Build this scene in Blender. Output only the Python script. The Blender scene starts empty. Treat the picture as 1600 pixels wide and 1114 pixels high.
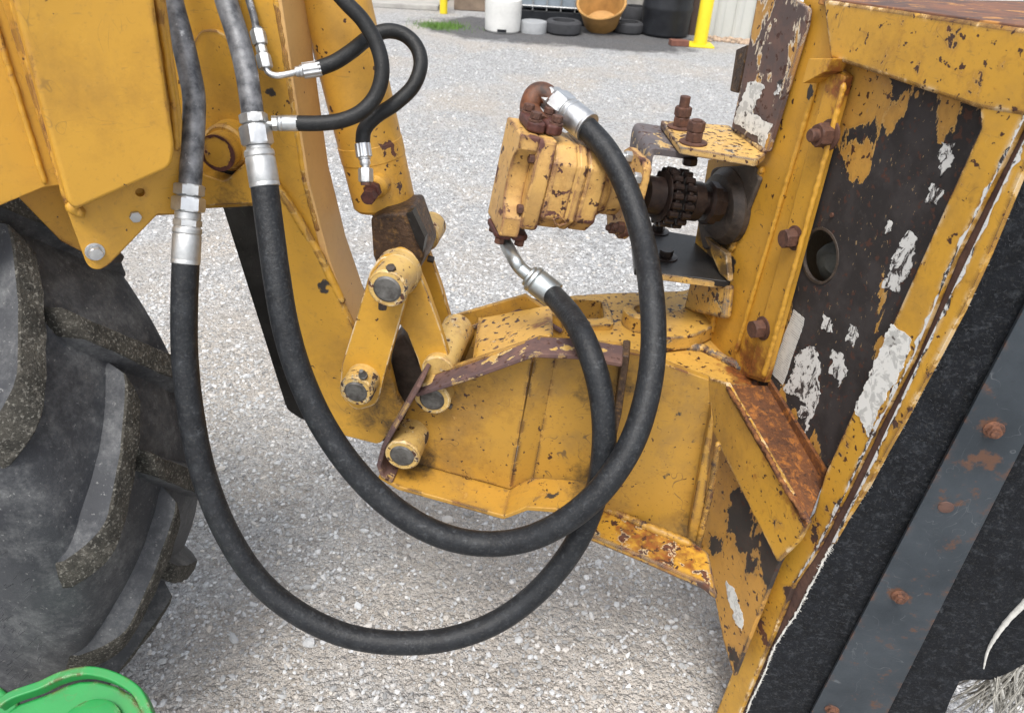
import bpy, bmesh, math, random
from mathutils import Vector, Matrix, noise as mnoise
random.seed(7)
S = bpy.context.scene
COL = S.collection

# ------------------------------------------------------------------ camera
FPX = 1200.0                       # focal length in pixels of the 1600 px wide photograph
DOWN = Vector((-120, 1876, 1200)).normalized()      # world down seen in the camera frame (right, down, forward)
_z = -DOWN
_y = (Vector((0, 0, 1)) - _z * _z.z).normalized()
_x = _y.cross(_z)
CAM = Vector((0, 0, 1.6))
def c2w(v): return Vector((_x.dot(v), _y.dot(v), _z.dot(v)))
RIGHT, DWN, FWD = c2w(Vector((1, 0, 0))), c2w(Vector((0, 1, 0))), c2w(Vector((0, 0, 1)))
cd = bpy.data.cameras.new('camera'); cam = bpy.data.objects.new('camera', cd); COL.objects.link(cam)
cd.sensor_width = 36; cd.lens = 36 * FPX / 1600; cd.clip_start = 0.05; cd.clip_end = 300
cam.matrix_world = Matrix((( RIGHT.x, -DWN.x, -FWD.x, CAM.x), (RIGHT.y, -DWN.y, -FWD.y, CAM.y), (RIGHT.z, -DWN.z, -FWD.z, CAM.z), (0, 0, 0, 1)))
cd.dof.use_dof = True; cd.dof.focus_distance = 1.35; cd.dof.aperture_fstop = 9.0
S.camera = cam

# ------------------------------------------------------------------ sky, sun, exposure
SUN_EL, SUN_AZ = math.radians(62), math.radians(192)     # azimuth clockwise from +Y (into the picture)
w = bpy.data.worlds.new('World'); S.world = w; w.use_nodes = True
nt = w.node_tree; nt.nodes.clear()
sk = nt.nodes.new('ShaderNodeTexSky'); sk.sky_type = 'NISHITA'; sk.sun_disc = False
sk.sun_elevation = SUN_EL; sk.sun_rotation = SUN_AZ; sk.air_density = 1.0; sk.dust_density = 4.0
hs = nt.nodes.new('ShaderNodeHueSaturation'); hs.inputs['Saturation'].default_value = 0.34
bg = nt.nodes.new('ShaderNodeBackground'); bg.inputs[1].default_value = 0.15
wo = nt.nodes.new('ShaderNodeOutputWorld')
nt.links.new(sk.outputs[0], hs.inputs['Color']); nt.links.new(hs.outputs[0], bg.inputs[0]); nt.links.new(bg.outputs[0], wo.inputs[0])
sd = bpy.data.lights.new('sun', 'SUN'); sd.energy = 1.35; sd.angle = math.radians(20); sd.color = (1, .965, .91)
so = bpy.data.objects.new('sun', sd); COL.objects.link(so)
sdir = Vector((math.sin(SUN_AZ) * math.cos(SUN_EL), math.cos(SUN_AZ) * math.cos(SUN_EL), math.sin(SUN_EL)))
so.rotation_euler = sdir.to_track_quat('Z', 'Y').to_euler(); so.location = (0, 0, 6)
S.view_settings.view_transform = 'Standard'; S.view_settings.look = 'None'
S.view_settings.exposure = 0.86; S.view_settings.gamma = 1
S.render.engine = 'CYCLES'

# ------------------------------------------------------------------ places: planes of the machine
def P(x, y, d): return CAM + (RIGHT * ((x - 800) / FPX) + DWN * ((y - 557) / FPX) + FWD) * d
def az(a): a = math.radians(a); return Vector((math.sin(a), math.cos(a), 0))
class Pl:
    def __init__(s, p, n): s.p = p; s.n = n.normalized()
    def off(s, k): return Pl(s.p + s.n * k, s.n)
def on(x, y, pl):
    r = RIGHT * ((x - 800) / FPX) + DWN * ((y - 557) / FPX) + FWD
    return CAM + r * ((pl.p - CAM).dot(pl.n) / r.dot(pl.n))
UP = Vector((0, 0, 1))
LAT = az(7.4)                          # machine's lateral axis, away from the viewer
def M(s): return Pl(LAT * s, LAT)      # vertical planes of the boom linkage
HN = az(72); HD = az(-18)              # mower head: end plate normal and its horizontal direction
HP = Pl(P(1190, 320, 1.36), HN)
def H(k=0): return HP.off(k)
def Z(z): return Pl(Vector((0, 0, z)), Vector((0, 0, -1)))
def G(x, y): return on(x, y, Z(0))

# ------------------------------------------------------------------ objects
def tag(o, label=None, cat=None, group=None, kind=None):
    if label: o['label'] = label
    if cat: o['category'] = cat
    if group: o['group'] = group
    if kind: o['kind'] = kind
    return o
def thing(name, loc, label, cat, group=None):
    o = bpy.data.objects.new(name, None); o.location = loc; o.empty_display_size = .05
    COL.objects.link(o); return tag(o, label, cat, group)
def root_loc(p):
    l = Vector((0, 0, 0))
    while p is not None: l = l + p.location; p = p.parent
    return l
class MB:
    def __init__(s): s.v = []; s.f = []
    def add(s, vs, fs):
        k = len(s.v); s.v += [Vector(q) for q in vs]; s.f += [tuple(i + k for i in f) for f in fs]; return s
    def prism(s, front, vec, holes=()):
        bm = bmesh.new(); es = []
        for loop in [front] + list(holes):
            vs = [bm.verts.new(q) for q in loop]
            es += [bm.edges.new((vs[i], vs[(i + 1) % len(vs)])) for i in range(len(vs))]
        if holes: bmesh.ops.triangle_fill(bm, edges=es, use_beauty=True, use_dissolve=False)
        else: bm.faces.new(list(bm.verts))
        r = bmesh.ops.extrude_face_region(bm, geom=list(bm.faces))
        for q in r['geom']:
            if isinstance(q, bmesh.types.BMVert): q.co += Vector(vec)
        bmesh.ops.recalc_face_normals(bm, faces=list(bm.faces))
        bm.verts.index_update()
        s.add([q.co.copy() for q in bm.verts], [[q.index for q in f.verts] for f in bm.faces]); bm.free(); return s
    def ring_loft(s, rings, cap=True):
        n = len(rings[0]); vs = [q for r in rings for q in r]; fs = []
        for i in range(len(rings) - 1):
            for j in range(n): fs.append((i * n + j, i * n + (j + 1) % n, (i + 1) * n + (j + 1) % n, (i + 1) * n + j))
        if cap: fs.append(tuple(range(n - 1, -1, -1))); fs.append(tuple((len(rings) - 1) * n + j for j in range(n)))
        return s.add(vs, fs)
    def lathe(s, p, axis, prof, n=28, cap=True, phase=0):
        a = Vector(axis).normalized(); u = a.orthogonal().normalized(); v = a.cross(u)
        return s.ring_loft([[Vector(p) + a * t + (u * math.cos(phase + 2 * math.pi * j / n) + v * math.sin(phase + 2 * math.pi * j / n)) * r for j in range(n)] for t, r in prof], cap)
    def tube(s, path, rad, n=20, cap=True):
        m = len(path); rings = []; u = None
        for i in range(m):
            t = (path[min(i + 1, m - 1)] - path[max(i - 1, 0)]).normalized()
            if u is None: u = t.orthogonal().normalized()
            u = (u - t * u.dot(t)).normalized(); v = t.cross(u)
            r = rad[i] if isinstance(rad, (list, tuple)) else rad
            rings.append([path[i] + (u * math.cos(2 * math.pi * j / n) + v * math.sin(2 * math.pi * j / n)) * r for j in range(n)])
        return s.ring_loft(rings, cap)
    def box(s, c, x, y, z):
        c = Vector(c); vs = [c + x * i + y * j + z * k for i in (-1, 1) for j in (-1, 1) for k in (-1, 1)]
        return s.add(vs, [(0, 1, 3, 2), (4, 6, 7, 5), (0, 4, 5, 1), (2, 3, 7, 6), (0, 2, 6, 4), (1, 5, 7, 3)])
    def build(s, name, mat, parent=None, bev=0.0, ang=32, seg=2, loc=None):
        l = root_loc(parent) if parent else (Vector(loc) if loc is not None else Vector((0, 0, 0)))
        me = bpy.data.meshes.new(name); me.from_pydata([tuple(q - l) for q in s.v], [], s.f); me.update()
        bm = bmesh.new(); bm.from_mesh(me); bmesh.ops.recalc_face_normals(bm, faces=list(bm.faces)); bm.to_mesh(me); bm.free()
        me.polygons.foreach_set('use_smooth', [True] * len(me.polygons)); me.set_sharp_from_angle(angle=math.radians(ang))
        if mat: me.materials.append(mat)
        o = bpy.data.objects.new(name, me); COL.objects.link(o)
        if parent: o.parent = parent
        else: o.location = l
        if bev:
            b = o.modifiers.new('bevel', 'BEVEL'); b.width = bev; b.segments = seg; b.limit_method = 'ANGLE'; b.angle_limit = math.radians(38); b.harden_normals = True
        return o
def rounded(pts, n=6):
    out = []; m = len(pts)
    for i, q in enumerate(pts):
        r = q[2] if len(q) > 2 else 0; p = Vector(q[:2])
        if not r: out.append((p.x, p.y)); continue
        a = Vector(pts[i - 1][:2]) - p; b = Vector(pts[(i + 1) % m][:2]) - p
        ra, rb = min(r, a.length * .49), min(r, b.length * .49)
        A = p + a.normalized() * ra; B = p + b.normalized() * rb
        for k in range(n + 1):
            t = k / n; z = A * (1 - t) ** 2 + p * 2 * t * (1 - t) + B * t * t; out.append((z.x, z.y))
    return out
def poly(pts, pl): return [on(x, y, pl) for x, y in rounded(pts)]
def plate(parent, name, pts, pl, th, mat, holes=(), bev=.002, loc=None):
    hl = [h if isinstance(h[0], Vector) else poly(h, pl) for h in holes]
    return MB().prism(poly(pts, pl), pl.n * th, hl).build(name, mat, parent, bev, loc=loc)
def circ(c, n, r, k=20):
    u = n.orthogonal().normalized(); v = n.cross(u)
    return [c + (u * math.cos(2 * math.pi * i / k) + v * math.sin(2 * math.pi * i / k)) * r for i in range(k)]
def smooth(pts, k=10):
    P_ = [pts[0] * 2 - pts[1]] + pts + [pts[-1] * 2 - pts[-2]]; out = []
    for i in range(1, len(P_) - 2):
        a, b, c, d = P_[i - 1:i + 3]
        for j in range(k):
            t = j / k
            out.append(.5 * ((2 * b) + (c - a) * t + (2 * a - 5 * b + 4 * c - d) * t * t + (3 * b - a - 3 * c + d) * t ** 3))
    return out + [pts[-1]]
def weld(parent, pts, r, mat, wob=.25, name='weld_bead'):
    L = sum((pts[i + 1] - pts[i]).length for i in range(len(pts) - 1)); n = max(6, int(L / .004)); path = []; rad = []
    seg = 0; acc = 0
    for i in range(n + 1):
        d = L * i / n
        while seg < len(pts) - 2 and d > acc + (pts[seg + 1] - pts[seg]).length: acc += (pts[seg + 1] - pts[seg]).length; seg += 1
        q = pts[seg].lerp(pts[seg + 1], min(1, (d - acc) / max(1e-6, (pts[seg + 1] - pts[seg]).length)))
        path.append(q + Vector((random.uniform(-1, 1), random.uniform(-1, 1), random.uniform(-1, 1))) * r * wob * .35)
        rad.append(r * (1 + wob * .7 * .6 * (random.random() - .5) + .13 * mnoise.noise(q * 40)) * (.35 if i in (0, n) else 1))
    return MB().tube(path, rad, 8).build(name, mat, parent, ang=80)
def hexpts(c, a, r, ph=0):
    u = a.orthogonal().normalized(); v = a.cross(u)
    return [c + (u * math.cos(ph + math.pi / 3 * i) + v * math.sin(ph + math.pi / 3 * i)) * r for i in range(6)]
def hexnut_mb(m, p, a, r, h, ph=0):
    """hex prism with chamfered corners: cylinder-like rims meeting the six flats"""
    a = a.normalized(); c = .1 * h
    u = a.orthogonal().normalized(); v = a.cross(u); rings = []
    for t, rc in ((0, .87), (c, 1), (h - c, 1), (h, .87)):
        rings.append([])
        for j in range(24):
            th = 2 * math.pi * j / 24; k = math.cos(math.pi / 6) / math.cos(((th % (math.pi / 3)) - math.pi / 6))
            rings[-1].append(p + a * t + (u * math.cos(th + ph) + v * math.sin(th + ph)) * r * min(k, rc))
    return m.ring_loft(rings)
def bolt(parent, name, p, a, r, h, mat, washer=0, stud=0, ph=.3):
    m = MB(); a = a.normalized(); k = 0
    if washer: m.lathe(p - a * .001, a, [(0, washer), (.003, washer), (.0032, washer * .97)], 24); k = .003
    hexnut_mb(m, p + a * k, a, r, h, ph)
    if stud: m.lathe(p + a * (k + h * .9), a, [(0, r * .55), (stud, r * .55), (stud + .002, r * .45)], 16)
    return m.build(name, mat, parent, ang=28)

# ------------------------------------------------------------------ materials
def N(nt, typ, ins=None, **kw):
    n = nt.nodes.new('ShaderNode' + typ)
    for k, v in kw.items(): setattr(n, k, v)
    for k, v in (ins or {}).items():
        s = n.inputs[k]
        if isinstance(v, bpy.types.NodeSocket): nt.links.new(v, s)
        else: s.default_value = v
    return n
def rgb(c): return (c[0], c[1], c[2], 1)
class Mat:
    def __init__(s, name):
        s.m = bpy.data.materials.new(name); s.m.use_nodes = True; s.nt = s.m.node_tree; s.nt.nodes.clear()
        s.out = N(s.nt, 'OutputMaterial'); s.b = N(s.nt, 'BsdfPrincipled'); s.nt.links.new(s.b.outputs[0], s.out.inputs[0])
        s.pos = N(s.nt, 'NewGeometry').outputs['Position']
    def n(s, typ, ins=None, **kw): return N(s.nt, typ, ins, **kw)
    def math(s, op, a, b=0, c=0, clamp=False):
        n = s.n('Math', operation=op, use_clamp=clamp)
        for i, v in enumerate((a, b, c)):
            if isinstance(v, bpy.types.NodeSocket): s.nt.links.new(v, n.inputs[i])
            else: n.inputs[i].default_value = v
        return n.outputs[0]
    def noise(s, scale, detail=4, rough=.55, dist=0, vec=None, stretch=None):
        v = vec or s.pos
        if stretch: v = s.n('VectorMath', {0: v, 1: stretch}, operation='MULTIPLY').outputs[0]
        return s.n('TexNoise', {'Vector': v, 'Scale': scale, 'Detail': detail, 'Roughness': rough, 'Distortion': dist}).outputs[0]
    def step(s, v, a, b): return s.n('MapRange', {'Value': v, 'From Min': a, 'From Max': b}).outputs[0]
    def mix(s, f, a, b, blend='MIX'):
        n = s.n('Mix', data_type='RGBA', blend_type=blend)
        for i, v in ((0, f), (6, a), (7, b)):
            if isinstance(v, bpy.types.NodeSocket): s.nt.links.new(v, n.inputs[i])
            else: n.inputs[i].default_value = v if i == 0 else rgb(v)
        return n.outputs[2]
    def edge(s, r, lo=.008, hi=.07):
        bv = s.n('Bevel', {'Radius': r}, samples=2).outputs[0]; g = s.n('NewGeometry').outputs['True Normal']
        d = s.n('VectorMath', {0: bv, 1: g}, operation='DOT_PRODUCT').outputs['Value']
        return s.step(s.math('SUBTRACT', 1, d), lo, hi)
    def spots(s, lst, jitter=None):
        """sum of soft blobs at places on the thing itself (point, radius, amount)"""
        tot = 0.0
        for p, r, amt in lst:
            d = s.n('VectorMath', {0: s.pos, 1: p}, operation='DISTANCE').outputs['Value']
            tot = s.math('ADD', tot, s.math('MULTIPLY', s.n('MapRange', {'Value': d, 'From Min': r, 'From Max': r * .3}, interpolation_type='SMOOTHSTEP').outputs[0], amt))
        return tot
    def scratch(s, scale, w=.004, stretch=None, mth=.5, seed=0):
        v = s.n('VectorMath', {0: s.pos, 1: (seed * 3.1, seed * 1.7, seed)}, operation='ADD').outputs[0]
        n = s.noise(scale, 2, .5, 1.2, vec=v, stretch=stretch); a = s.math('ABSOLUTE', s.math('SUBTRACT', n, .5))
        return s.math('MULTIPLY', s.step(a, w, w * .3), s.step(s.noise(scale * 2.2, 3, .6), mth, mth + .08))
    def set(s, col=None, rough=None, metal=None, bump=None, bd=.001, bs=1.0, spec=None):
        for k, v in (('Base Color', col), ('Roughness', rough), ('Metallic', metal), ('Specular IOR Level', spec)):
            if v is None: continue
            if isinstance(v, bpy.types.NodeSocket): s.nt.links.new(v, s.b.inputs[k])
            else: s.b.inputs[k].default_value = rgb(v) if k == 'Base Color' else v
        if bump is not None:
            bn = s.n('Bump', {'Height': bump, 'Distance': bd, 'Strength': bs}).outputs[0]; s.nt.links.new(bn, s.b.inputs['Normal'])
        return s.m
YEL = (.53, .284, .032)
def paint(name, base=YEL, th=.66, cs=22, th2=.70, cs2=80, under=(.045, .028, .022), under2=(.11, .038, .018), rim=(.6, .5, .33), rimw=.012,
          edge=0.0, dirt=.25, wear=(), rust=(), grime=(), cast=0.0, rough=.42, stretch=None, whitedge=0.0, er=.011, dark=(), fleck=0.0):
    k = Mat(name)
    nA = k.noise(cs, 7, .62, .25, stretch=stretch); nB = k.noise(cs * .2, 2, .5)
    v = k.math('ADD', k.math('MULTIPLY', nA, .72), k.math('MULTIPLY', nB, .28))
    ed = None
    if edge or whitedge: ed = k.edge(er)
    if edge: v = k.math('ADD', v, k.math('MULTIPLY', ed, edge * .95))
    if wear: v = k.math('ADD', v, k.spots(wear))
    chip = k.step(v, th, th + .008); rm = k.step(v, th - rimw - .004, th - rimw)
    n2 = k.noise(cs2, 4, .55); chip2 = k.step(k.math('ADD', n2, k.math('MULTIPLY', nB, .15)), th2 + .075, th2 + .09)
    # paint body
    lo = k.noise(3.2, 4, .6); c = k.mix(k.step(lo, .3, .7), [q * .90 for q in base], [min(1, q * 1.07) for q in base])
    fade = k.noise(11, 5, .6); c = k.mix(k.math('MULTIPLY', k.step(fade, .5, .8), .35), c, (base[0] * 1.06, base[1] * 1.10, base[2] * 1.5))
    if dirt:
        dn = k.step(k.noise(9, 6, .7, .4), .50, .80); c = k.mix(k.math('MULTIPLY', dn, dirt), c, (.15, .10, .05))
        fs = k.step(k.noise(160, 3, .6), .60, .72); c = k.mix(k.math('MULTIPLY', fs, dirt * .7), c, (.12, .08, .04))
        sc = k.step(k.noise(30, 5, .55, stretch=(1, 1, 7.)), .66, .70); c = k.mix(k.math('MULTIPLY', sc, dirt * .9), c, (.16, .10, .045))
    c = k.mix(k.math('MULTIPLY', k.scratch(9, .0035, None, .50), dirt * 1.3), c, (.13, .08, .035)); c = k.mix(k.math('MULTIPLY', k.scratch(13, .003, (1, 1, 3), .54, 4), .5), c, (base[0] * 1.1, base[1] * 1.25, base[2] * 2.6))
    c = k.mix(k.math('MULTIPLY', k.step(k.noise(5.5, 9, .78), .50, .78), .25 + dirt), c, (base[0] * .34, base[1] * .28, base[2] * .4))
    c = k.mix(k.math('MULTIPLY', k.step(v, th - .075, th), .42), c, (.22, .095, .022))
    if whitedge: c = k.mix(k.math('MULTIPLY', ed, k.math('MULTIPLY', k.step(k.noise(30, 5), .42, .52), whitedge), clamp=True), c, (.66, .6, .47))
    if rust:
        rs = k.spots(rust); rn = k.noise(45, 6, .65); rmask = k.step(k.math('ADD', rn, rs), .62, .80)
        rc = k.mix(k.step(k.noise(90, 5, .7), .38, .62), (.07, .022, .010), (.26, .085, .018)); c = k.mix(rmask, c, rc)
    c = k.mix(k.math('MULTIPLY', rm, .8), c, rim)
    un = k.mix(k.step(k.noise(18, 5, .65), .45, .6), under, under2)
    c = k.mix(k.math('MAXIMUM', chip, 0), c, un); c = k.mix(chip2, c, (.055, .022, .014))
    if fleck: c = k.mix(k.math('MULTIPLY', k.step(k.noise(170, 5, .6, stretch=(1, 1, .5)), .655, .69), fleck), c, (.36, .24, .12)); c = k.mix(k.math('MULTIPLY', k.step(k.noise(60, 7, .75), .60, .70), .5), c, (.075, .066, .062))
    if dark:
        dm = k.step(k.math('ADD', k.noise(24, 6, .62), k.math('MULTIPLY', k.spots(dark), 1.75)), .71, .75); c = k.mix(dm, c, k.mix(k.noise(70, 5), (.018, .015, .014), (.055, .048, .044)))
    if grime:
        gm = k.step(k.math('ADD', k.math('MULTIPLY', k.noise(34, 8, .75, .4), 1.3), k.math('MULTIPLY', k.spots(grime), .55)), .80, 1.12); c = k.mix(k.math('MULTIPLY', gm, .85), c, (.035, .025, .018))
    hgt = k.math('ADD', k.math('ADD', k.math('MULTIPLY', chip, -.35), k.math('MULTIPLY', k.noise(260, 3), .10)), k.math('MULTIPLY', k.noise(7, 3), 1.6))
    if cast: hgt = k.math('ADD', hgt, k.math('MULTIPLY', k.noise(190, 3, .6), cast))
    r = k.math('ADD', k.math('MULTIPLY', chip, .32), k.math('ADD', rough, k.math('MULTIPLY', k.noise(14, 4), .16)))
    return k.set(c, r, 0.0, hgt, .0012, .8)
def rusty(name, a=(.055, .026, .017), b=(.19, .068, .026), sc=55, rough=.8):
    k = Mat(name); n = k.noise(sc, 6, .68); c = k.mix(k.step(n, .36, .66), a, b)
    c = k.mix(k.math('MULTIPLY', k.step(k.noise(sc * 3.3, 4), .55, .7), .5), c, [q * .4 for q in a])
    return k.set(c, rough, .1, k.noise(sc * 4, 5, .7), .0011, .8)
def steel(name, c0, c1, sc=30, rough=.4, metal=.9, white=0.0):
    k = Mat(name); c = k.mix(k.step(k.noise(sc, 6, .65), .35, .65), c0, c1)
    if white: c = k.mix(k.math('MULTIPLY', k.step(k.noise(38, 7, .7, .5), .60, .68), white), c, (.55, .56, .57))
    r = k.math('ADD', rough, k.math('MULTIPLY', k.noise(sc * 2, 5, .7), .25))
    return k.set(c, r, metal, k.noise(240, 4), .0004, .5)
def rubber(name, a, b, dust=(.16, .165, .17), dth=.60, sc=14, rough=.62, bsc=320, bd=.0006, speck=0.0, damt=.6):
    k = Mat(name); c = k.mix(k.step(k.noise(sc, 6, .65), .35, .65), a, b)
    c = k.mix(k.math('MULTIPLY', k.step(k.noise(sc * 2.2, 7, .72, .3), dth, dth + .16), damt), c, dust)
    sc_ = k.step(k.noise(34, 4, .5, stretch=(1.2, 1.2, 5)), .69, .71); c = k.mix(k.math('MULTIPLY', sc_, .35), c, dust)
    c = k.mix(k.math('MULTIPLY', k.scratch(22, .004, None, .48, 2), .30), c, [q * 1.2 for q in dust]); c = k.mix(k.math('MULTIPLY', k.scratch(12, .006, None, .52, 6), .35), c, [q * .5 for q in a])
    if speck: c = k.mix(k.math('MULTIPLY', k.step(k.noise(230, 3, .6), .56, .64), speck), c, (.27, .26, .23))
    return k.set(c, rough, 0, k.noise(bsc, 4, .65), bd, .8, spec=.3)
def plain(name, c, rough=.6, var=.25, sc=12, metal=0, bd=.001, bsc=80):
    k = Mat(name); col = k.mix(k.step(k.noise(sc, 6, .65), .3, .7), [q * (1 - var) for q in c], [min(1, q * (1 + var)) for q in c])
    return k.set(col, rough, metal, k.noise(bsc, 4), bd, .6)

m_boom = paint('yellow_boom_paint', YEL, th=.695, cs=18, th2=.72, dirt=.32, edge=.15, rim=(.40, .19, .05))
m_arm = paint('yellow_arm_paint', YEL, th=.69, cs=18, th2=.69, dirt=.42, edge=.18, rim=(.5, .36, .16), dark=[(on(500, 455, M(1.07)), .035, .22), (on(418, 148, M(1.1)), .02, .11), (on(424, 180, M(1.1)), .016, .11)],
              grime=[(on(600, 660, M(1.05)), .13, .55), (on(360, 295, M(1.1)), .06, .4)])
m_cyl = paint('yellow_cylinder_paint', (.53, .284, .040), th=.638, cs=20, th2=.66, cs2=60, dirt=.3, under=(.06, .035, .03), under2=(.10, .04, .025), rim=(.51, .285, .055),
              wear=[(on(630, 235, M(1.18)), .045, .16), (on(640, 285, M(1.18)), .04, .10)])
m_link = paint('yellow_link_paint', YEL, th=.70, cs=24, th2=.69, dirt=.35, edge=.16, whitedge=.9, rim=(.62, .55, .40), er=.004)
m_collar = paint('yellow_collar_paint', (.53, .35, .11), th=.575, cs=44, th2=.64, dirt=.6, edge=.10, whitedge=1.0, rim=(.55, .47, .3), er=.004)
m_brk = paint('yellow_bracket_paint', (.42, .228, .033), th=.685, cs=30, th2=.675, cs2=80, dirt=.70, edge=.20, rim=(.5, .3, .08), grime=[(on(930, 760, M(1.06)), .08, .7), (on(930, 620, M(1.06)), .06, .6), (on(640, 740, M(1.05)), .08, .6), (on(660, 700, M(1.05)), .06, .5), (on(700, 590, M(1.05)), .08, .4), (on(1090, 830, M(1.09)), .07, .5), (on(1000, 600, M(1.1)), .06, .5)], dark=[(on(875, 772, M(1.0)), .06, .10), (on(690, 748, M(1.0)), .05, .09), (on(1010, 690, M(1.1)), .03, .06), (on(1060, 650, M(1.1)), .02, .10), (on(1043, 745, M(1.1)), .018, .13)])
m_brkedge = paint('worn_flange_paint', (.52, .33, .09), th=.455, cs=30, th2=.62, dirt=.3, under=(.085, .05, .048), under2=(.14, .075, .06), edge=.12, rim=(.6, .45, .2), rough=.45)
m_motor = paint('cream_yellow_motor_paint', (.56, .335, .10), th=.578, cs=26, th2=.63, cs2=70, dirt=.30, under=(.09, .035, .028), under2=(.12, .05, .035), cast=.5, edge=.13, rim=(.56, .335, .10))
m_head = paint('yellow_head_paint', YEL, wear=[(on(1284, 850, H(-.01)), .045, .14), (on(1262, 800, H(-.07)), .045, .13), (on(1225, 745, H(-.07)), .03, .08), (on(1300, 800, H(-.01)), .04, .10), (on(1190, 990, H(-.01)), .05, .12), (on(1235, 930, H(-.01)), .04, .10), (on(1500, 60, H(-.01)), .10, .035)], th=.645, cs=34, th2=.645, cs2=84, dirt=.38, under=(.05, .027, .02), edge=.16, whitedge=.8, rim=(.5, .28, .06),
               grime=[(on(1150, 380, H(-.02)), .14, .9)], rust=[(on(1190, 590, H()), .08, .25), (on(1266, 790, H(-.06)), .05, .22), (on(1246, 790, H(-.06)), .05, .16), (on(1200, 705, H(-.06)), .045, .12), (on(1160, 640, H(-.06)), .03, .12), (on(1275, 830, H()), .05, .14)])
m_headclean = paint('yellow_column_paint', (.53, .275, .030), th=.70, cs=20, th2=.66, cs2=60, dirt=.3, under=(.04, .025, .02), edge=.10, rim=(.5, .28, .06),
               grime=[(on(1120, 345, H()), .13, 1.1)], rust=[(on(1175, 580, H()), .10, .28), (on(1320, 120, H()), .06, .25)], dark=[(on(1135, 420, H()), .05, .16), (on(1268, 145, H()), .02, .2)])
m_swivel = paint('worn_swivel_paint', (.52, .30, .06), th=.60, cs=42, th2=.60, cs2=75, dirt=.3, under=(.10, .09, .09), under2=(.06, .03, .02), edge=.15, rim=(.6, .45, .2),
               rust=[(on(1190, 580, Z(.80)), .12, .38)])
m_panel = paint('flaked_panel_paint', (.49, .26, .05), th=.50, cs=24, th2=.62, dirt=.3, under=(.017, .014, .014), under2=(.032, .027, .027), rim=(.5, .30, .09), rimw=.006, fleck=.7, stretch=(1, 1, .45),
               wear=[(on(1300, 620, H(.016)), .16, .19), (on(1380, 380, H(.016)), .2, .115), (on(1420, 250, H(.016)), .09, .07), (on(1290, 430, H(.016)), .12, .15), (on(1470, 330, H(.016)), .12, .075), (on(1345, 140, H(.016)), .07, -.2), (on(1340, 250, H(.016)), .05, -.10)])
m_lower = paint('flaked_lower_paint', (.49, .25, .045), th=.60, cs=18, th2=.62, dirt=.4, under=(.032, .026, .022), under2=(.05, .035, .027), rim=(.4, .22, .06), stretch=(1, 1, .55),
               wear=[(on(1150, 790, H(-.03)), .10, .13), (on(1200, 850, H(-.03)), .11, .14), (on(1130, 850, H(-.03)), .06, .10)], edge=.1)
m_decalplate = paint('flaked_bracket_paint', (.5, .27, .06), th=.505, cs=20, th2=.62, dirt=.3, under=(.085, .06, .055), under2=(.13, .075, .06), rim=(.62, .56, .45), rimw=.012, stretch=(1, 1, .5),
               wear=[(on(1200, 95, H(-.015)), .09, .07)], edge=.1)
m_topleg = paint('scuffed_leg_paint', (.57, .36, .11), th=.60, cs=30, th2=.58, cs2=90, dirt=.2, under=(.09, .08, .08), under2=(.12, .07, .05), edge=.2, rim=(.6, .5, .3))
m_strap = paint('worn_strap_paint', (.53, .34, .11), th=.47, cs=30, th2=.62, dirt=.2, under=(.09, .08, .085), under2=(.12, .10, .10), edge=.14, rim=(.6, .45, .2), rough=.35)
kk = Mat('wet_rust'); _c = kk.mix(kk.step(kk.noise(9, 6, .7), .38, .62), (.05, .022, .013), (.15, .055, .018)); _c = kk.mix(kk.step(kk.noise(70, 7, .75, .5), .50, .64), _c, (.34, .125, .024)); _c = kk.mix(kk.math('MULTIPLY', kk.step(kk.noise(120, 4, .6), .60, .68), .8), _c, (.025, .012, .009))
m_rustfloor = kk.set(_c, kk.math('ADD', .28, kk.math('MULTIPLY', kk.noise(20, 5), .5)), .05, kk.noise(130, 6, .7), .0022, .9)
kk = Mat('brown_rust'); _c = kk.mix(kk.step(kk.noise(11, 7, .7), .40, .60), (.07, .035, .026), (.20, .075, .03)); _c = kk.mix(kk.step(kk.noise(24, 7, .72, .4), .56, .62), _c, (.42, .19, .045)); m_rusttop = kk.set(_c, .6, .05, kk.noise(150, 5), .0012, .8)
m_groove = rusty('dark_brown_rust', (.075, .042, .035), (.13, .07, .052), 30, .7)
m_barbolt = rusty('rusty_bar_bolt', (.06, .03, .022), (.20, .085, .045), 80, .7)
m_bolt = rusty('rusty_bolt', (.06, .028, .020), (.13, .058, .036), 70, .7)
m_orange = rusty('orange_rust', (.035, .02, .015), (.17, .06, .024), 30, .6)
m_maroon = rusty('maroon_rust', (.05, .016, .013), (.11, .035, .024), 60, .6)
m_blackpaint = rubber('black_paint', (.012, .011, .010), (.028, .026, .025), (.09, .08, .07), .66, rough=.38)
m_grease = rubber('greasy_dark_steel', (.026, .021, .018), (.075, .058, .047), (.11, .07, .045), .60, 34, .45)
m_greasebrown = rubber('greasy_brown_steel', (.028, .018, .013), (.085, .05, .03), (.22, .12, .04), .53, 42, .45, 190, .003, .0, damt=.8)
m_coupling = rubber('oily_chain_steel', (.007, .005, .005), (.024, .015, .012), (.07, .045, .035), .62, 60, .33)
m_pin = steel('pin_steel', (.055, .05, .045), (.17, .165, .155), 50, .38, .5)
m_zinc = steel('zinc_steel', (.46, .47, .48), (.66, .67, .67), 30, .24, .9)
m_zincdull = steel('dull_zinc_steel', (.40, .41, .41), (.58, .585, .58), 40, .34, .85)
m_tube = steel('weathered_tube_steel', (.055, .058, .065), (.25, .255, .265), 46, .42, .45, .85)
m_tubenew = steel('plated_tube_steel', (.33, .36, .37), (.45, .48, .48), 12, .24, .9)
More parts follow.
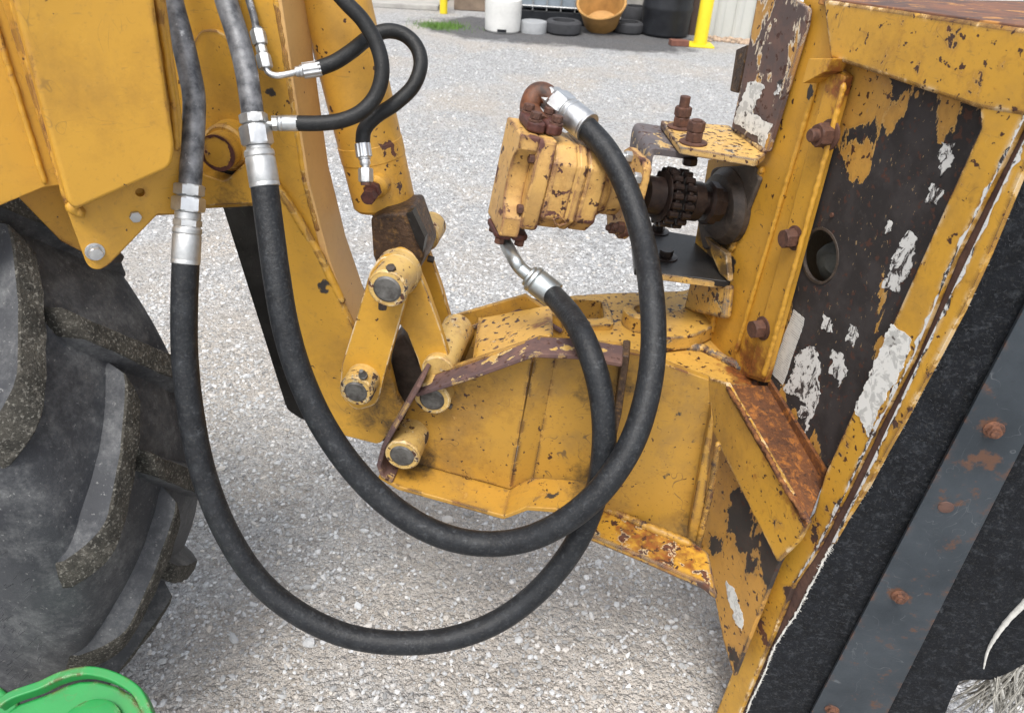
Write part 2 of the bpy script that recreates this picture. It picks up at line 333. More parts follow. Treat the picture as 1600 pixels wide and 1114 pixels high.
m_hose = rubber('hose_rubber', (.007, .008, .010), (.016, .018, .021), (.065, .07, .077), .55, 44, .50, 240, .0011, .05, damt=.5)
m_smallhose = rubber('small_hose_rubber', (.008, .0085, .009), (.017, .018, .019), (.06, .055, .048), .58, 36, .50, 260, .0009, damt=.45)
kk = Mat('dusty_tyre_rubber'); _c = kk.mix(kk.step(kk.noise(4, 5, .6), .35, .65), (.020, .022, .027), (.042, .045, .051))
_d = kk.math('MULTIPLY', kk.step(kk.noise(7, 9, .82), .47, .70), kk.step(kk.noise(60, 8, .8), .32, .70)); _c = kk.mix(kk.math('MULTIPLY', _d, .85), _c, (.25, .255, .255))
_c = kk.mix(kk.math('MULTIPLY', kk.step(kk.noise(150, 4, .7), .63, .70), .5), _c, (.32, .32, .31)); m_tyre = kk.set(_c, kk.math('ADD', .48, kk.math('MULTIPLY', kk.noise(12, 5), .35)), 0, kk.math('ADD', kk.noise(140, 6, .7), kk.math('MULTIPLY', kk.noise(18, 4), 1.5)), .0014, .8)
m_lug = rubber('gritty_lug_rubber', (.022, .021, .018), (.060, .056, .047), (.15, .14, .12), .54, 30, .9, 170, .006, .45)
m_flap = rubber('belting_rubber', (.004, .005, .007), (.010, .012, .016), (.07, .078, .088), .53, 34, .9, 300, .003, .06, damt=.55)
_e0, _e1 = on(1600, 262, H(-.002)), on(1244, 958, H(-.002)); _fn = (_e1 - _e0).cross(az(106)).normalized(); FPm = Pl(_e0 - (_fn if _fn.y > 0 else -_fn) * .012, _fn)
m_strip = Mat('bluegrey_bar_steel')
_c = m_strip.mix(m_strip.step(m_strip.noise(10, 6), .35, .65), (.025, .033, .041), (.046, .057, .068))
_c = m_strip.mix(m_strip.step(m_strip.math('ADD', m_strip.math('ADD', m_strip.math('MULTIPLY', m_strip.noise(40, 7, .72), .75), m_strip.math('MULTIPLY', m_strip.noise(9, 3), .25)), m_strip.math('ADD', m_strip.math('MULTIPLY', m_strip.edge(.012), .07), m_strip.spots([(on(x_, y_, FPm), .03, .11) for x_, y_ in ((1553, 671), (1478, 792), (1406, 931), (1300, 1108), (1540, 720), (1480, 850))]))), .572, .65), _c, (.11, .055, .034))
_c = m_strip.mix(m_strip.math('MULTIPLY', m_strip.scratch(16, .004, None, .48, 3), .5), _c, (.16, .17, .18)); _c = m_strip.mix(m_strip.math('MULTIPLY', m_strip.step(m_strip.noise(120, 5, .7), .58, .68), .5), _c, (.028, .033, .04))
m_strip = m_strip.set(_c, .5, .1, m_strip.noise(200, 4), .0005, .6)
kk = Mat('torn_label_white'); _c = kk.mix(kk.step(kk.noise(130, 6, .65), .60, .64), (.60, .60, .58), (.26, .25, .23)); _c = kk.mix(kk.step(kk.noise(60, 8, .75, .6, stretch=(1, 1, .5)), .525, .54), _c, (.03, .025, .025)); m_white = kk.set(_c, .6)
m_thread = plain('frayed_cord', (.60, .59, .55), .9, .2, 60)
m_green = paint('green_paint', (.018, .24, .055), th=.70, cs=22, th2=.75, dirt=.15, under=(.10, .05, .03), rim=(.2, .3, .18), edge=.14, rough=.38, wear=[(P(95, 1088, 1.15), .03, .14), (P(122, 1090, 1.15), .02, .14), (P(215, 1112, 1.15), .03, .16)])

# ------------------------------------------------------------------ ground
k = Mat('gravel_ground')
vor = k.n('TexVoronoi', {'Vector': k.pos, 'Scale': 95.0, 'Randomness': 1.0}); vor2 = k.n('TexVoronoi', {'Vector': k.pos, 'Scale': 240.0})
vor3 = k.n('TexVoronoi', {'Vector': k.pos, 'Scale': 40.0})
g1 = k.n('SeparateColor', {0: vor.outputs['Color']}).outputs[0]; g2 = k.n('SeparateColor', {0: vor2.outputs['Color']}).outputs[1]; g3 = k.n('SeparateColor', {0: vor3.outputs['Color']}).outputs[2]
v = k.math('ADD', k.math('ADD', k.math('MULTIPLY', g1, .4), k.math('MULTIPLY', g2, .3)), k.math('MULTIPLY', g3, .3))
c = k.mix(k.step(v, .12, .9), (.22, .215, .21), (.62, .63, .64))
pat = k.math('ADD', k.noise(1.1, 5, .6), k.spots([(G(640, 930), 1.1, .13), (G(430, 560), .8, .06), (G(1000, 980), .8, .10)])); c = k.mix(k.math('MULTIPLY', k.step(pat, .46, .64), .6), c, (.50, .435, .36))  # tan fines; colour lightened near the machine to offset its shade
c = k.mix(k.math('MULTIPLY', k.step(k.noise(.55, 4, .6), .52, .66), .35), c, (.44, .44, .44))
# darker ground in front of the shed
sp = k.spots([(G(900, 52), 1.3, .5), (G(1000, 62), 1.1, .5), (G(800, 48), 1.1, .45), (G(720, 40), 1.0, .3)])
dk = k.step(k.math('ADD', k.noise(3, 6, .65), sp), .68, .95); c = k.mix(k.math('MULTIPLY', dk, .8), c, (.045, .045, .05))
gr = k.step(k.math('ADD', k.noise(9, 6, .7), k.spots([(G(690, 41), .42, .5)])), .72, .9); c = k.mix(k.math('MULTIPLY', gr, .8), c, (.09, .17, .035))
h = k.math('ADD', k.math('ADD', k.math('MULTIPLY', vor.outputs['Distance'], -1.0), k.math('MULTIPLY', vor2.outputs['Distance'], -.5)), k.math('MULTIPLY', vor3.outputs['Distance'], -1.2))
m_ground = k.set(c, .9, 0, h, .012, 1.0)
mb = MB(); nx = 70
def gz(x, y): return .012 * mnoise.noise(Vector((x * 1.3, y * 1.3, 0))) + .02 * mnoise.noise(Vector((x * .3, y * .3, 4)))
xs = [-60, -30, -15, -8] + [-5 + 10 * i / 60 for i in range(61)] + [8, 15, 30, 60]; ys = [-40, -15, -6, -3] + [-2 + 10 * i / 60 for i in range(61)] + [9, 10, 12, 20, 60]
mb.add([(x, y, gz(x, y) if abs(x) < 6 and -3 < y < 8.2 else 0) for y in ys for x in xs], [(j * len(xs) + i, j * len(xs) + i + 1, (j + 1) * len(xs) + i + 1, (j + 1) * len(xs) + i) for j in range(len(ys) - 1) for i in range(len(xs) - 1)])
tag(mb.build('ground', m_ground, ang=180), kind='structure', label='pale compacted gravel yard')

# loose stones: a few rock meshes on scattered points
ks = Mat('limestone_chips'); inf = ks.n('ObjectInfo').outputs['Random']
cr = ks.n('ValToRGB', {0: inf}); e = cr.color_ramp.elements
e[0].position = 0; e[0].color = (.20, .20, .20, 1); e[1].position = 1; e[1].color = (.80, .815, .83, 1)
q = e.new(.35); q.color = (.42, .425, .43, 1); q = e.new(.75); q.color = (.62, .635, .65, 1); q = e.new(.9); q.color = (.52, .47, .41, 1)
cc = ks.mix(ks.step(ks.noise(120, 4), .3, .7), cr.outputs[0], cr.outputs[0]); cc = ks.mix(ks.math('MULTIPLY', ks.noise(90, 4), .5), cc, (.38, .37, .35))
m_stone = ks.set(cc, .9, 0, ks.noise(300, 3), .001, .7)
rocks = bpy.data.collections.new('rock_shapes')
for i in range(6):
    bm = bmesh.new(); bmesh.ops.create_icosphere(bm, subdivisions=1, radius=1); rr = random.Random(i)
    for vv in bm.verts: vv.co *= rr.uniform(.62, 1.12); 
    sc = (rr.uniform(.8, 1.25), rr.uniform(.6, 1), rr.uniform(.42, .75))
    for vv in bm.verts: vv.co = Vector((vv.co.x * sc[0], vv.co.y * sc[1], vv.co.z * sc[2]))
    me = bpy.data.meshes.new('rock'); bm.to_mesh(me); bm.free(); me.materials.append(m_stone)
    rocks.objects.link(bpy.data.objects.new('rock', me))
pts = []; scl = []
rg = random.Random(3)
def scatter(n, d0, d1, s0, s1, pw=3.0):
    for _ in range(n):
        d = math.sqrt(rg.uniform(d0 * d0, d1 * d1)); a = math.radians(rg.uniform(-58, 56)); x, y = d * math.sin(a), d * math.cos(a)
        if pw and mnoise.noise(Vector((x * 1.7, y * 1.7, 9))) < rg.uniform(-.7, .25): continue
        s = s0 + (s1 - s0) * rg.random() ** pw; pts.append((x, y, gz(x, y) + s * .15)); scl.append(s)
scatter(110000, .75, 3.2, .0016, .0080, 4); scatter(16000, .75, 3.4, .0045, .0115, 2.2); scatter(60000, 2.2, 5.2, .0040, .0125); scatter(30000, 4.5, 8.5, .007, .014); scatter(3000, .8, 4.5, .008, .015, 1.8); scatter(320, .8, 4, .012, .022, 2)
pm = bpy.data.meshes.new('gravel'); pm.from_pydata(pts, [], []); at = pm.attributes.new('size', 'FLOAT', 'POINT'); at.data.foreach_set('value', scl)
go = bpy.data.objects.new('gravel', pm); COL.objects.link(go); tag(go, 'loose crushed limestone chips lying over the yard', 'gravel', kind='stuff')
ng = bpy.data.node_groups.new('scatter_stones', 'GeometryNodeTree'); ng.interface.new_socket('Geometry', in_out='INPUT', socket_type='NodeSocketGeometry'); ng.interface.new_socket('Geometry', in_out='OUTPUT', socket_type='NodeSocketGeometry')
gi = ng.nodes.new('NodeGroupInput'); gout = ng.nodes.new('NodeGroupOutput'); ip = ng.nodes.new('GeometryNodeInstanceOnPoints'); ci = ng.nodes.new('GeometryNodeCollectionInfo')
ci.inputs[0].default_value = rocks; ci.inputs['Separate Children'].default_value = True; ci.inputs['Reset Children'].default_value = True
rv = ng.nodes.new('FunctionNodeRandomValue'); rv.data_type = 'FLOAT_VECTOR'; rv.inputs[0].default_value = (-.5, -.5, 0); rv.inputs[1].default_value = (.5, .5, 6.28)
na = ng.nodes.new('GeometryNodeInputNamedAttribute'); na.data_type = 'FLOAT'; na.inputs[0].default_value = 'size'
mp = ng.nodes.new('GeometryNodeMeshToPoints')
for a_, b_ in ((gi.outputs[0], mp.inputs[0]), (mp.outputs[0], ip.inputs['Points']), (ci.outputs[0], ip.inputs['Instance']), (rv.outputs[0], ip.inputs['Rotation']), (na.outputs[0], ip.inputs['Scale']), (ip.outputs[0], gout.inputs[0])): ng.links.new(a_, b_)
ip.inputs['Pick Instance'].default_value = True
go.modifiers.new('scatter', 'NODES').node_group = ng

# ------------------------------------------------------------------ the shed and what stands along it
m_siding = plain('siding_white', (.50, .51, .48), .55, .06, 3); m_trim = plain('brown_trim', (.07, .045, .035), .6, .2); m_door = plain('white_door', (.72, .77, .80), .4, .04, 3)
m_conc = plain('concrete', (.34, .33, .31), .9, .2, 5); m_shedwall = plain('weathered_board', (.30, .29, .27), .8, .25, 4)
def wall_pt(x, y, back=0): return G(x, y) + Vector((0, back, 0))
wl = G(1080, 58); wr = G(1178, 66)
sh = thing('shed', (wl.x, wl.y + .1, 0), 'white ribbed metal shed with brown corner trim and a white door', 'shed')
wdir = (Vector((wr.x, wr.y, 0)) - Vector((wl.x, wl.y, 0))).normalized(); wn = Vector((-wdir.y, wdir.x, 0))
b0 = Vector((wl.x, wl.y, 0)) + wn * .12
MB().prism([b0, b0 + wdir * 4.2, b0 + wdir * 4.2 + wn * 4, b0 + wn * 4], UP * 2.8).build('wall', m_siding, sh)
for i in range(3):
    p0 = b0 + wdir * (.26 + .21 * i) - wn * .012
    MB().prism([p0, p0 + wdir * .03 - wn * .018, p0 + wdir * .06 - wn * .018, p0 + wdir * .09], UP * 2.7).build('rib', m_siding, sh)
p0 = b0 - wn * .02; MB().prism([p0 - wdir * .03, p0 + wdir * .1, p0 + wdir * .1 + wn * .06, p0 - wdir * .03 + wn * .06], UP * 2.78).build('corner_trim', m_trim, sh, .004)
p0 = b0 + wdir * .74 - wn * .03
df = MB().prism([p0, p0 + wdir * .98, p0 + wdir * .98 + wn * .02, p0 + wn * .02], UP * 2.15).build('door', m_door, sh, .004)
MB().prism([p0 - wdir * .05 - wn * .01, p0 - wdir * .003 - wn * .01, p0 - wdir * .003 + wn * .02, p0 - wdir * .05 + wn * .02], UP * 2.2).build('door_frame', plain('door_edge_grey', (.25, .27, .28), .5, .1), df, .004)
bk = Vector((-3.2, 11.3, 0))
lt = thing('lean_to', bk, 'weathered lean-to wall behind the row of containers', 'shed')
MB().box(Vector((-.2, 11.45, 1.2)), Vector((2.6, 0, 0)), Vector((0, .06, 0)), UP * 1.2).build('wall', m_shedwall, lt)
for i in range(14):
    MB().box(Vector((-2.7 + i * .38, 11.37, 1.2)), Vector((.012, 0, 0)), Vector((0, .02, 0)), UP * 1.2).build('batten', m_trim, lt)
sl = MB(); a = G(585, 14); b = G(684, 18); sl.prism([Vector((a.x - 3, a.y, .0)), Vector((b.x, b.y, .0)), Vector((b.x + .1, b.y + 3, .0)), Vector((a.x - 3, a.y + 3, .0))], UP * .06)
tag(sl.build('pavement', m_conc, bev=.01), kind='structure', label='concrete slab in front of the shed')
a = G(600, 0)
lf = thing('garage', (a.x, a.y + 1.2, 0), 'pale garage wall standing beyond the concrete slab', 'garage'); MB().box((a.x - 2.0, a.y + 1.6, 1.4), Vector((2.6, 0, 0)), Vector((0, .1, 0)), UP * 1.4).build('wall', m_siding, lf)
MB().box((a.x - 1.4, a.y + 1.47, 1.1), Vector((1.3, 0, 0)), Vector((0, .02, 0)), UP * 1.05).build('garage_door', m_door, lf)

m_bollard = plain('safety_yellow', (.72, .56, .02), .45, .08, 5)
def bollard(x, y, r, h, label, plated):
    p = G(x, y); t = thing('bollard', p, label, 'bollard', 'yellow steel bollards by the shed')
    MB().lathe(p + UP * .003, UP, [(0, r), (h, r), (h + r * .5, r * .7), (h + r * .65, .01)], 24).build('post', m_bollard, t)
    if plated: MB().prism([p + Vector((sx * .14, sy * .14, .002)) for sx, sy in ((-1, -1), (1, -1), (1, 1), (-1, 1))], UP * .02).build('base_plate', m_bollard, t, .003)
bollard(1093, 72, .075, 1.1, 'yellow steel bollard with square base plate beside the shed corner', True)
bollard(693, 22, .048, 1.0, 'thin yellow bollard at the edge of the concrete slab', False)
m_blk = rubber('black_plastic', (.012, .013, .016), (.022, .024, .028), (.08, .08, .085), .64, 6, .4)
p = G(1037, 55); R_ = .285
dr = thing('barrel', p, 'black plastic barrel standing at the corner of the shed', 'barrel')
MB().lathe(p, UP, [(.002, R_ * .9), (.03, R_ * .97), (.26, R_), (.29, R_ * 1.03), (.32, R_ * 1.03), (.35, R_), (.56, R_), (.59, R_ * 1.03), (.62, R_ * 1.03), (.65, R_), (.84, R_ * .97), (.87, R_ * .9)], 40).build('body', m_blk, dr)
MB().lathe(p + UP * .868, UP, [(0, R_ * .86), (.02, R_ * .86), (.022, R_ * .8)], 40).build('lid', m_blk, dr)
m_wpl = plain('dirty_white_plastic', (.60, .60, .58), .5, .12, 6)
p = G(785, 49); R_ = .2
t = thing('white_drum', p, 'dirty white plastic drum with a slot near its foot', 'drum')
MB().lathe(p, UP, [(.002, R_ * .93), (.02, R_), (.3, R_ * 1.04), (.335, R_ * 1.02), (.345, R_ * .96), (.345, R_ * .5), (.345, .01)], 36).build('body', m_wpl, t)
MB().box(p + Vector((0, -R_ * 1.0, .035)), Vector((.05, 0, 0)), Vector((0, .012, 0)), UP * .014).build('slot', m_blk, t)
p = G(900, 44); p.y += .5
t = thing('liquid_tote', p, 'grey blue plastic tote in a wire cage on a pallet', 'tote')
tx, ty = Vector((.42, 0, 0)), Vector((0, .4, 0)); p = p + Vector((-.28, 0, 0))
MB().box(p + UP * .62, tx * .95, ty * .95, UP * .46).build('bladder', plain('tote_plastic', (.22, .26, .30), .35, .2, 4), t, .05)
MB().box(p + UP * .075, tx, ty, UP * .07).build('pallet', m_blk, t, .01)
for i in range(6): MB().tube([p + Vector((-.42 + .168 * i, -.41, .15)), p + Vector((-.42 + .168 * i, -.41, 1.1))], .009, 8).build('cage_bar', m_zincdull, t)
for i in range(4): MB().tube([p + Vector((-.43, -.422, .2 + .28 * i)), p + Vector((.43, -.422, .2 + .28 * i))], .009, 8).build('cage_rail', m_zincdull, t)
def ring(name, x, y, R_, hgt, mat, label, cat, open_=True):
    p = G(x, y); p.y += R_
    pr = [(.0, R_ * .86), (hgt * .15, R_ * .97), (hgt * .5, R_), (hgt * .85, R_ * .97), (hgt, R_ * .86), (hgt, R_ * .62), (hgt * .3, R_ * .6), (hgt * .25, .01)] if open_ else [(0, R_), (hgt * .9, R_), (hgt, R_ * .96), (hgt, .01)]
    t = thing(name, p, label, cat); MB().lathe(p + UP * .002, UP, pr, 32).build('casing', mat, t); return t
m_oldtyre = plain('old_tyre_rubber', (.035, .036, .04), .85, .3, 10)
ring('old_tyre', 880, 58, .21, .14, m_oldtyre, 'old tyre lying flat between grey pan and brown tub', 'tyre')
ring('old_tyre', 983, 56, .19, .12, m_oldtyre, 'old tyre lying flat against the black barrel', 'tyre')
ring('old_tyre', 992, 44, .17, .22, m_oldtyre, 'old tyre half hidden behind brown tub and barrel', 'tyre')
ring('grey_pan', 833, 55, .15, .12, plain('galvanised', (.30, .31, .32), .5, .15), 'flat grey round pan beside the white drum', 'pan', False)
m_tub = plain('tan_plastic', (.40, .22, .07), .45, .3, 5)
p = G(940, 53); p.y += .18; ax = Vector((-.12, -.50, .86)).normalized()
t = thing('brown_tub', p, 'tan round tub leaning open toward the yard', 'tub')
MB().lathe(p + UP * .06, ax, [(0, .14), (.04, .20), (.26, .26), (.30, .275), (.31, .29), (.32, .285), (.31, .262), (.26, .245), (.06, .18), (.045, .01)], 36).build('shell', m_tub, t)
p = G(818, 30); t = thing('green_tarp', p + Vector((0, .3, 0)), 'small bright green plastic jug behind the white drum', 'jug')
MB().lathe(p + Vector((.06, .3, .15)), Vector((.2, 0, 1)), [(0, .08), (.02, .1), (.22, .1), (.3, .05), (.36, .035)], 20).build('body', plain('green_plastic', (.02, .35, .2), .4, .1), t)
t.name = 'green_jug'
p = G(819, 33); t = MB().box(p + Vector((.0, .12, .1)), Vector((.09, 0, 0)), Vector((0, .1, 0)), UP * .098).build('concrete_block', m_conc, bev=.008, loc=p); tag(t, 'grey concrete block between white drum and wire tote', 'block')
p = G(1060, 72); t = MB().box(p + Vector((0, 0, .032)), Vector((.1, .01, 0)), Vector((-.01, .05, 0)), UP * .03).build('brick', plain('red_brick', (.16, .065, .045), .9, .25, 20), bev=.004, loc=p); tag(t, 'single dark red brick lying before the barrel', 'brick')
p = G(735, 20); t = MB().box(p + Vector((.1, .3, .1)), Vector((.32, 0, 0)), Vector((0, .2, 0)), UP * .098).build('timber_stack', plain('old_timber', (.20, .15, .11), .9, .3, 6), bev=.01, loc=p); tag(t, 'low stack of old brown timber behind the thin bollard', 'timber')
# pebble border by the shed
m_peb = plain('river_pebble', (.38, .28, .20), .8, .5, 9)
rp = random.Random(5); pb = MB()
for i in range(240):
    q = b0 + wdir * rp.uniform(.12, 1.8) - wn * rp.uniform(.06, .34); r = rp.uniform(.016, .035)
    bm = bmesh.new(); bmesh.ops.create_icosphere(bm, subdivisions=1, radius=r)
    pb.add([q + Vector((vv.co.x * 1.2, vv.co.y, vv.co.z * .7 + r * .3)) for vv in bm.verts], [[vv.index for vv in ff.verts] for ff in bm.faces]); bm.free()
tag(pb.build('pebbles', m_peb, ang=180), 'bed of brown river pebbles along the shed wall', 'pebbles', kind='stuff')
# grass tuft
gb = MB(); gc = G(690, 42)
for i in range(500):
    q = gc + Vector((rp.gauss(0, .16), rp.gauss(0, .12), 0)); d = Vector((rp.uniform(-1, 1), rp.uniform(-1, 1), 0)) * .03; hh = rp.uniform(.02, .06); wv = Vector((rp.uniform(-1, 1), rp.uniform(-1, 1), 0)).normalized() * .004
    gb.add([q - wv, q + wv, q + d + UP * hh], [(0, 1, 2)])
tag(gb.build('grass', plain('grass_blade', (.10, .20, .03), .7, .3)), 'small patch of green grass by the thin bollard', 'grass', kind='stuff')

# ------------------------------------------------------------------ tractor wheel
WR, WW, WH = .668, .34, 100
wc = Vector((-1.24, 1.05, WR + .03)); wf, wa = az(WH), az(WH + 90)     # forward and toward the viewer
wh = thing('tractor_wheel', Vector((wc.x, wc.y, 0)), 'dusty black tractor wheel with deep bar lugs under the yellow boom', 'wheel')
prof = [(-.5, .34), (-.56, .40), (-.60, .50), (-.585, .58), (-.52, .635), (-.42, .655), (-.2, .667), (0, .67), (.2, .667), (.42, .655), (.52, .635), (.585, .58), (.60, .50), (.56, .40), (.5, .34)]
rings = []
pp = smooth([Vector((u * WW, r, 0)) for u, r in prof], 4)
for j in range(96):
    th = 2 * math.pi * j / 96; rd = wf * math.cos(th) + UP * math.sin(th)
    rings.append([wc + rd * q.y + wa * q.x for q in pp])
rings.append(rings[0]); tyre = MB().ring_loft(rings, False).build('tyre', m_tyre, wh, ang=60)
rim = MB().lathe(wc - wa * .13, wa, [(0, .35), (.03, .33), (.2, .33), (.24, .355), (.26, .34), (.2, .30), (.15, .1), (.2, .08), (.2, .001)], 48).build('rim', m_green, wh)
def lug_mesh(side):
    """one curved bar: inner end by the crown line, outer end over the shoulder and down the side wall"""
    m = MB(); rings = []; n = 26
    for i in range(n + 1):
        t = i / n
        x = side * (-.030 + t * .230) if t < .86 else side * (.17 + (t - .86) * .20)
        ang = -(.02 + .40 * t ** .85); drop = 0 if t < .62 else ((t - .62) / .38) ** 2 * .10
        r0 = .655 - drop * 1.05 - .02; r1 = .704 - drop - (.010 * t)
        if t < .08: r1 = r0 + (r1 - r0) * (.3 + t / .08 * .7)
        if t > .9: r1 = r0 + (r1 - r0) * (1 - (t - .9) / .1 * .75)
        wt, wb = .025 + .006 * t, .050 + .010 * t; hh = r1 - r0; jit = .0025
        ring = []
        for (rr, hw) in ((r0, -wb * 1.35), (r0 + hh * .22, -wb * .98), (r0 + hh * .55, -wb * .70), (r1 - .003, -wt), (r1, -wt + .003), (r1 + .001, 0), (r1, wt - .003), (r1 - .003, wt), (r0 + hh * .55, wb * .70), (r0 + hh * .22, wb * .98), (r0, wb * 1.35)):
            a = ang + (hw + (jit * mnoise.noise(Vector((t * 14, hw * 60, side))) if rr > r0 + hh * .3 else 0)) / .68; rr += (jit * mnoise.noise(Vector((t * 11, hw * 90, side + 5))) if rr > r0 + hh * .5 else 0)
            ring.append(Vector((x, rr * math.cos(a), rr * math.sin(a))))
        rings.append(ring)
    m.ring_loft(rings); me = bpy.data.meshes.new('lug'); me.from_pydata([tuple(q) for q in m.v], [], m.f)
    bm = bmesh.new(); bm.from_mesh(me); bmesh.ops.recalc_face_normals(bm, faces=list(bm.faces)); bm.to_mesh(me); bm.free()
    me.polygons.foreach_set('use_smooth', [True] * len(me.polygons)); me.set_sharp_from_angle(angle=math.radians(40)); me.materials.append(m_tyre); me.materials.append(m_lug)
    for p_ in me.polygons:
        if len(p_.vertices) == 4 and all(v % 11 in (3, 4, 5, 6, 7) for v in p_.vertices): p_.material_index = 1
    return me
lm = {1: lug_mesh(1), -1: lug_mesh(-1)}
NL = 17
for side in (1, -1):
    for i in range(NL):
        th = 2 * math.pi * (i + (.5 if side < 0 else 0) - .05) / NL
        o = bpy.data.objects.new('lug', lm[side]); COL.objects.link(o); o.parent = tyre
        # local: x = wa, y = radial at angle th, z = tangential
        rd = wf * math.cos(th) + UP * math.sin(th); tg = -wf * math.sin(th) + UP * math.cos(th)
        c0 = wc - root_loc(tyre)
        o.matrix_local = Matrix(((wa.x, rd.x, tg.x, c0.x), (wa.y, rd.y, tg.y, c0.y), (wa.z, rd.z, tg.z, c0.z), (0, 0, 0, 1)))
hb = MB(); rh = random.Random(11)
for i in range(260):      # moulding hairs on the near side wall
    th = rh.uniform(-1.2, .6); r = rh.uniform(.47, .6); rd = wf * math.cos(th) + UP * math.sin(th); q = wc + rd * r + wa * WW * .585
    hb.tube([q, q + wa * .012 + Vector((rh.uniform(-1, 1), rh.uniform(-1, 1), rh.uniform(-1, 1))) * .004], .0006, 4)
tag(hb.build('moulding_hair', m_tyre, tyre), kind='stuff')

# ------------------------------------------------------------------ main boom (left)
BN = az(-35); BP = Pl(P(150, 390, 1.05), BN)
def B(k=0): return BP.off(k)
bo = thing('main_boom', on(150, 420, B()), 'large yellow welded box boom with bolted ear plates above the wheel', 'boom')
ear = [(-90, -300), (216, -300), (255, -20), (284, 190), (282, 334), (245, 334), (162, 420, 14), (138, 420, 16), (100, 315)]
hole_e = circ(on(219, 301, B()), BN, .006)
plate(bo, 'ear_plate', ear, B(), .0115, m_boom, [hole_e], .0015)
plate(bo, 'ear_plate', [(x - .0 + 1.5, y + (1.5 if y > 300 else 0), *r) for x, y, *r in ear], B(.0125), .012, m_boom, (), .0015)
MB().prism(poly([(-62, -300), (187, -300), (238, -30), (249, 60), (262, 150), (274, 228, 10), (270, 263, 16), (118, 330, 10), (106, 318, 8)], B(-.055)), BN * .054).build('box_section', m_boom, bo, .012, seg=4)
plate(bo, 'side_plate', [(-260, -300), (-70, -300), (40, 100), (98, 290), (70, 293, 4), (0, 322), (-260, 430)], B(.026), .03, m_boom)
plate(bo, 'far_plate', [(10, 290), (120, 270), (130, 395), (96, 378), (34, 314)], B(.11), .012, m_boom)
plate(bo, 'inner_plate', [(180, 260), (300, 235), (296, 335), (240, 338)], B(.05), .012, m_boom)
weld(bo, [on(x, y, B(-.003)) for x, y in ((15, -20), (60, 150), (107, 318))], .005, m_boom)
weld(bo, [on(x, y, B(-.003)) for x, y in ((244, -10), (256, 60), (271, 160), (277, 236))], .0045, m_boom)
weld(bo, [on(x, y, B(-.006)) for x, y in ((107, 316), (114, 322), (122, 332), (132, 330))], .009, m_boom, .6)
weld(bo, [on(x, y, B(.024)) for x, y in ((-16, 10), (28, 150), (71, 288))], .004, m_boom)
bolt(bo, 'bolt', on(148, 393, B()), -BN, .0095, .009, m_zinc, .0125); bolt(bo, 'bolt', on(211, 338, B()), -BN, .008, .006, m_zincdull)
bolt(bo, 'bolt', on(182, 400, B(.04)), BN * -1, .009, .008, m_grease)

# ------------------------------------------------------------------ dipper arm
ar = thing('dipper_arm', on(560, 690, M(1.1)), 'yellow tapering box arm with thick weld seams reaching down to the pinned links', 'arm')
plate(ar, 'knuckle_plate', [(235, -300), (375, -300), (402, -25), (408, 200), (410, 322), (258, 330), (268, 200)], M(1.14), .02, m_arm)
plate(ar, 'stiffener', [(300, 70, 6), (312, 48, 8), (340, 46, 14), (362, 64, 14), (380, 130), (386, 262), (300, 262)], M(1.128), .011, m_arm, bev=.003)
plate(ar, 'clamp_plate', [(262, 240), (306, 262), (320, 274, 4), (352, 284, 8), (374, 262, 6), (396, 246), (408, 250), (408, 318), (262, 326)], M(1.085), .03, m_arm, bev=.003)
near = [(345, -300), (391, -300), (434, -25), (452, 90), (468, 195), (482, 285), (512, 400), (553, 512), (588, 506), (604, 560), (618, 618), (632, 642), (594, 694, 6), (525, 676, 8), (476, 640), (430, 520), (404, 330), (388, 150)]
plate(ar, 'side_plate', near, M(1.10), .012, m_arm, bev=.0025)
low = [(423, 278), (452, 322), (500, 402), (553, 514), (590, 507), (606, 560), (620, 618), (634, 642), (592, 695, 8), (526, 678, 10), (474, 640), (428, 520), (404, 330)]
plate(ar, 'end_plate', low, M(1.086), .0135, m_arm, bev=.0025)
weld(ar, [on(x, y, M(1.092)) for x, y in ((422, 276), (452, 320), (500, 400), (536, 474))], .0075, m_arm, .12)
weld(ar, [on(x, y, M(1.102)) for x, y in ((430, -10), (447, 90), (463, 195), (477, 285), (498, 362))], .005, m_arm, .3)
edge_l = [(393, -300), (436, -25), (453, 90), (469, 195), (483, 285), (513, 400), (553, 512)]
m_armtop = paint('skylit_arm_paint', (.56, .34, .13), th=.71, cs=18, th2=.72, dirt=.15, edge=.10, rim=(.5, .36, .16), rough=.36)  # sky light on the upward face, painted in as a paler yellow
def strip3d(parent, name, path, vec, th, mat, bev=.002):
    """plate that runs along a path and reaches along vec"""
    m = MB(); vec = Vector(vec); rings = []
    for i in range(len(path)):
        t = (path[min(i + 1, len(path) - 1)] - path[max(i - 1, 0)]).normalized(); nn = vec.normalized().cross(t).normalized() * th
        rings.append([path[i], path[i] + vec, path[i] + vec + nn, path[i] + nn])
    m.ring_loft(rings); return m.build(name, mat, parent, bev)
strip3d(ar, 'top_plate', [on(x, y, M(1.099)) for x, y in edge_l], LAT * .085, .012, m_armtop)
plate(ar, 'far_side_plate', [(352, -300), (404, -300), (446, -30), (462, 80), (488, 200), (508, 262, 5), (506, 290), (530, 400), (556, 470), (590, 520), (560, 560), (440, 300)], M(1.185), .014, m_arm)
weld(ar, [on(x, y, M(1.184)) + UP * .0 for x, y in ((452, -10), (474, 110), (494, 205), (512, 290), (530, 372))], .005, m_arm, .3)
plate(ar, 'black_guard', [(342, 306), (500, 306), (640, 620), (600, 690), (470, 655, 6), (448, 640, 8)], M(1.33), .012, m_blackpaint)
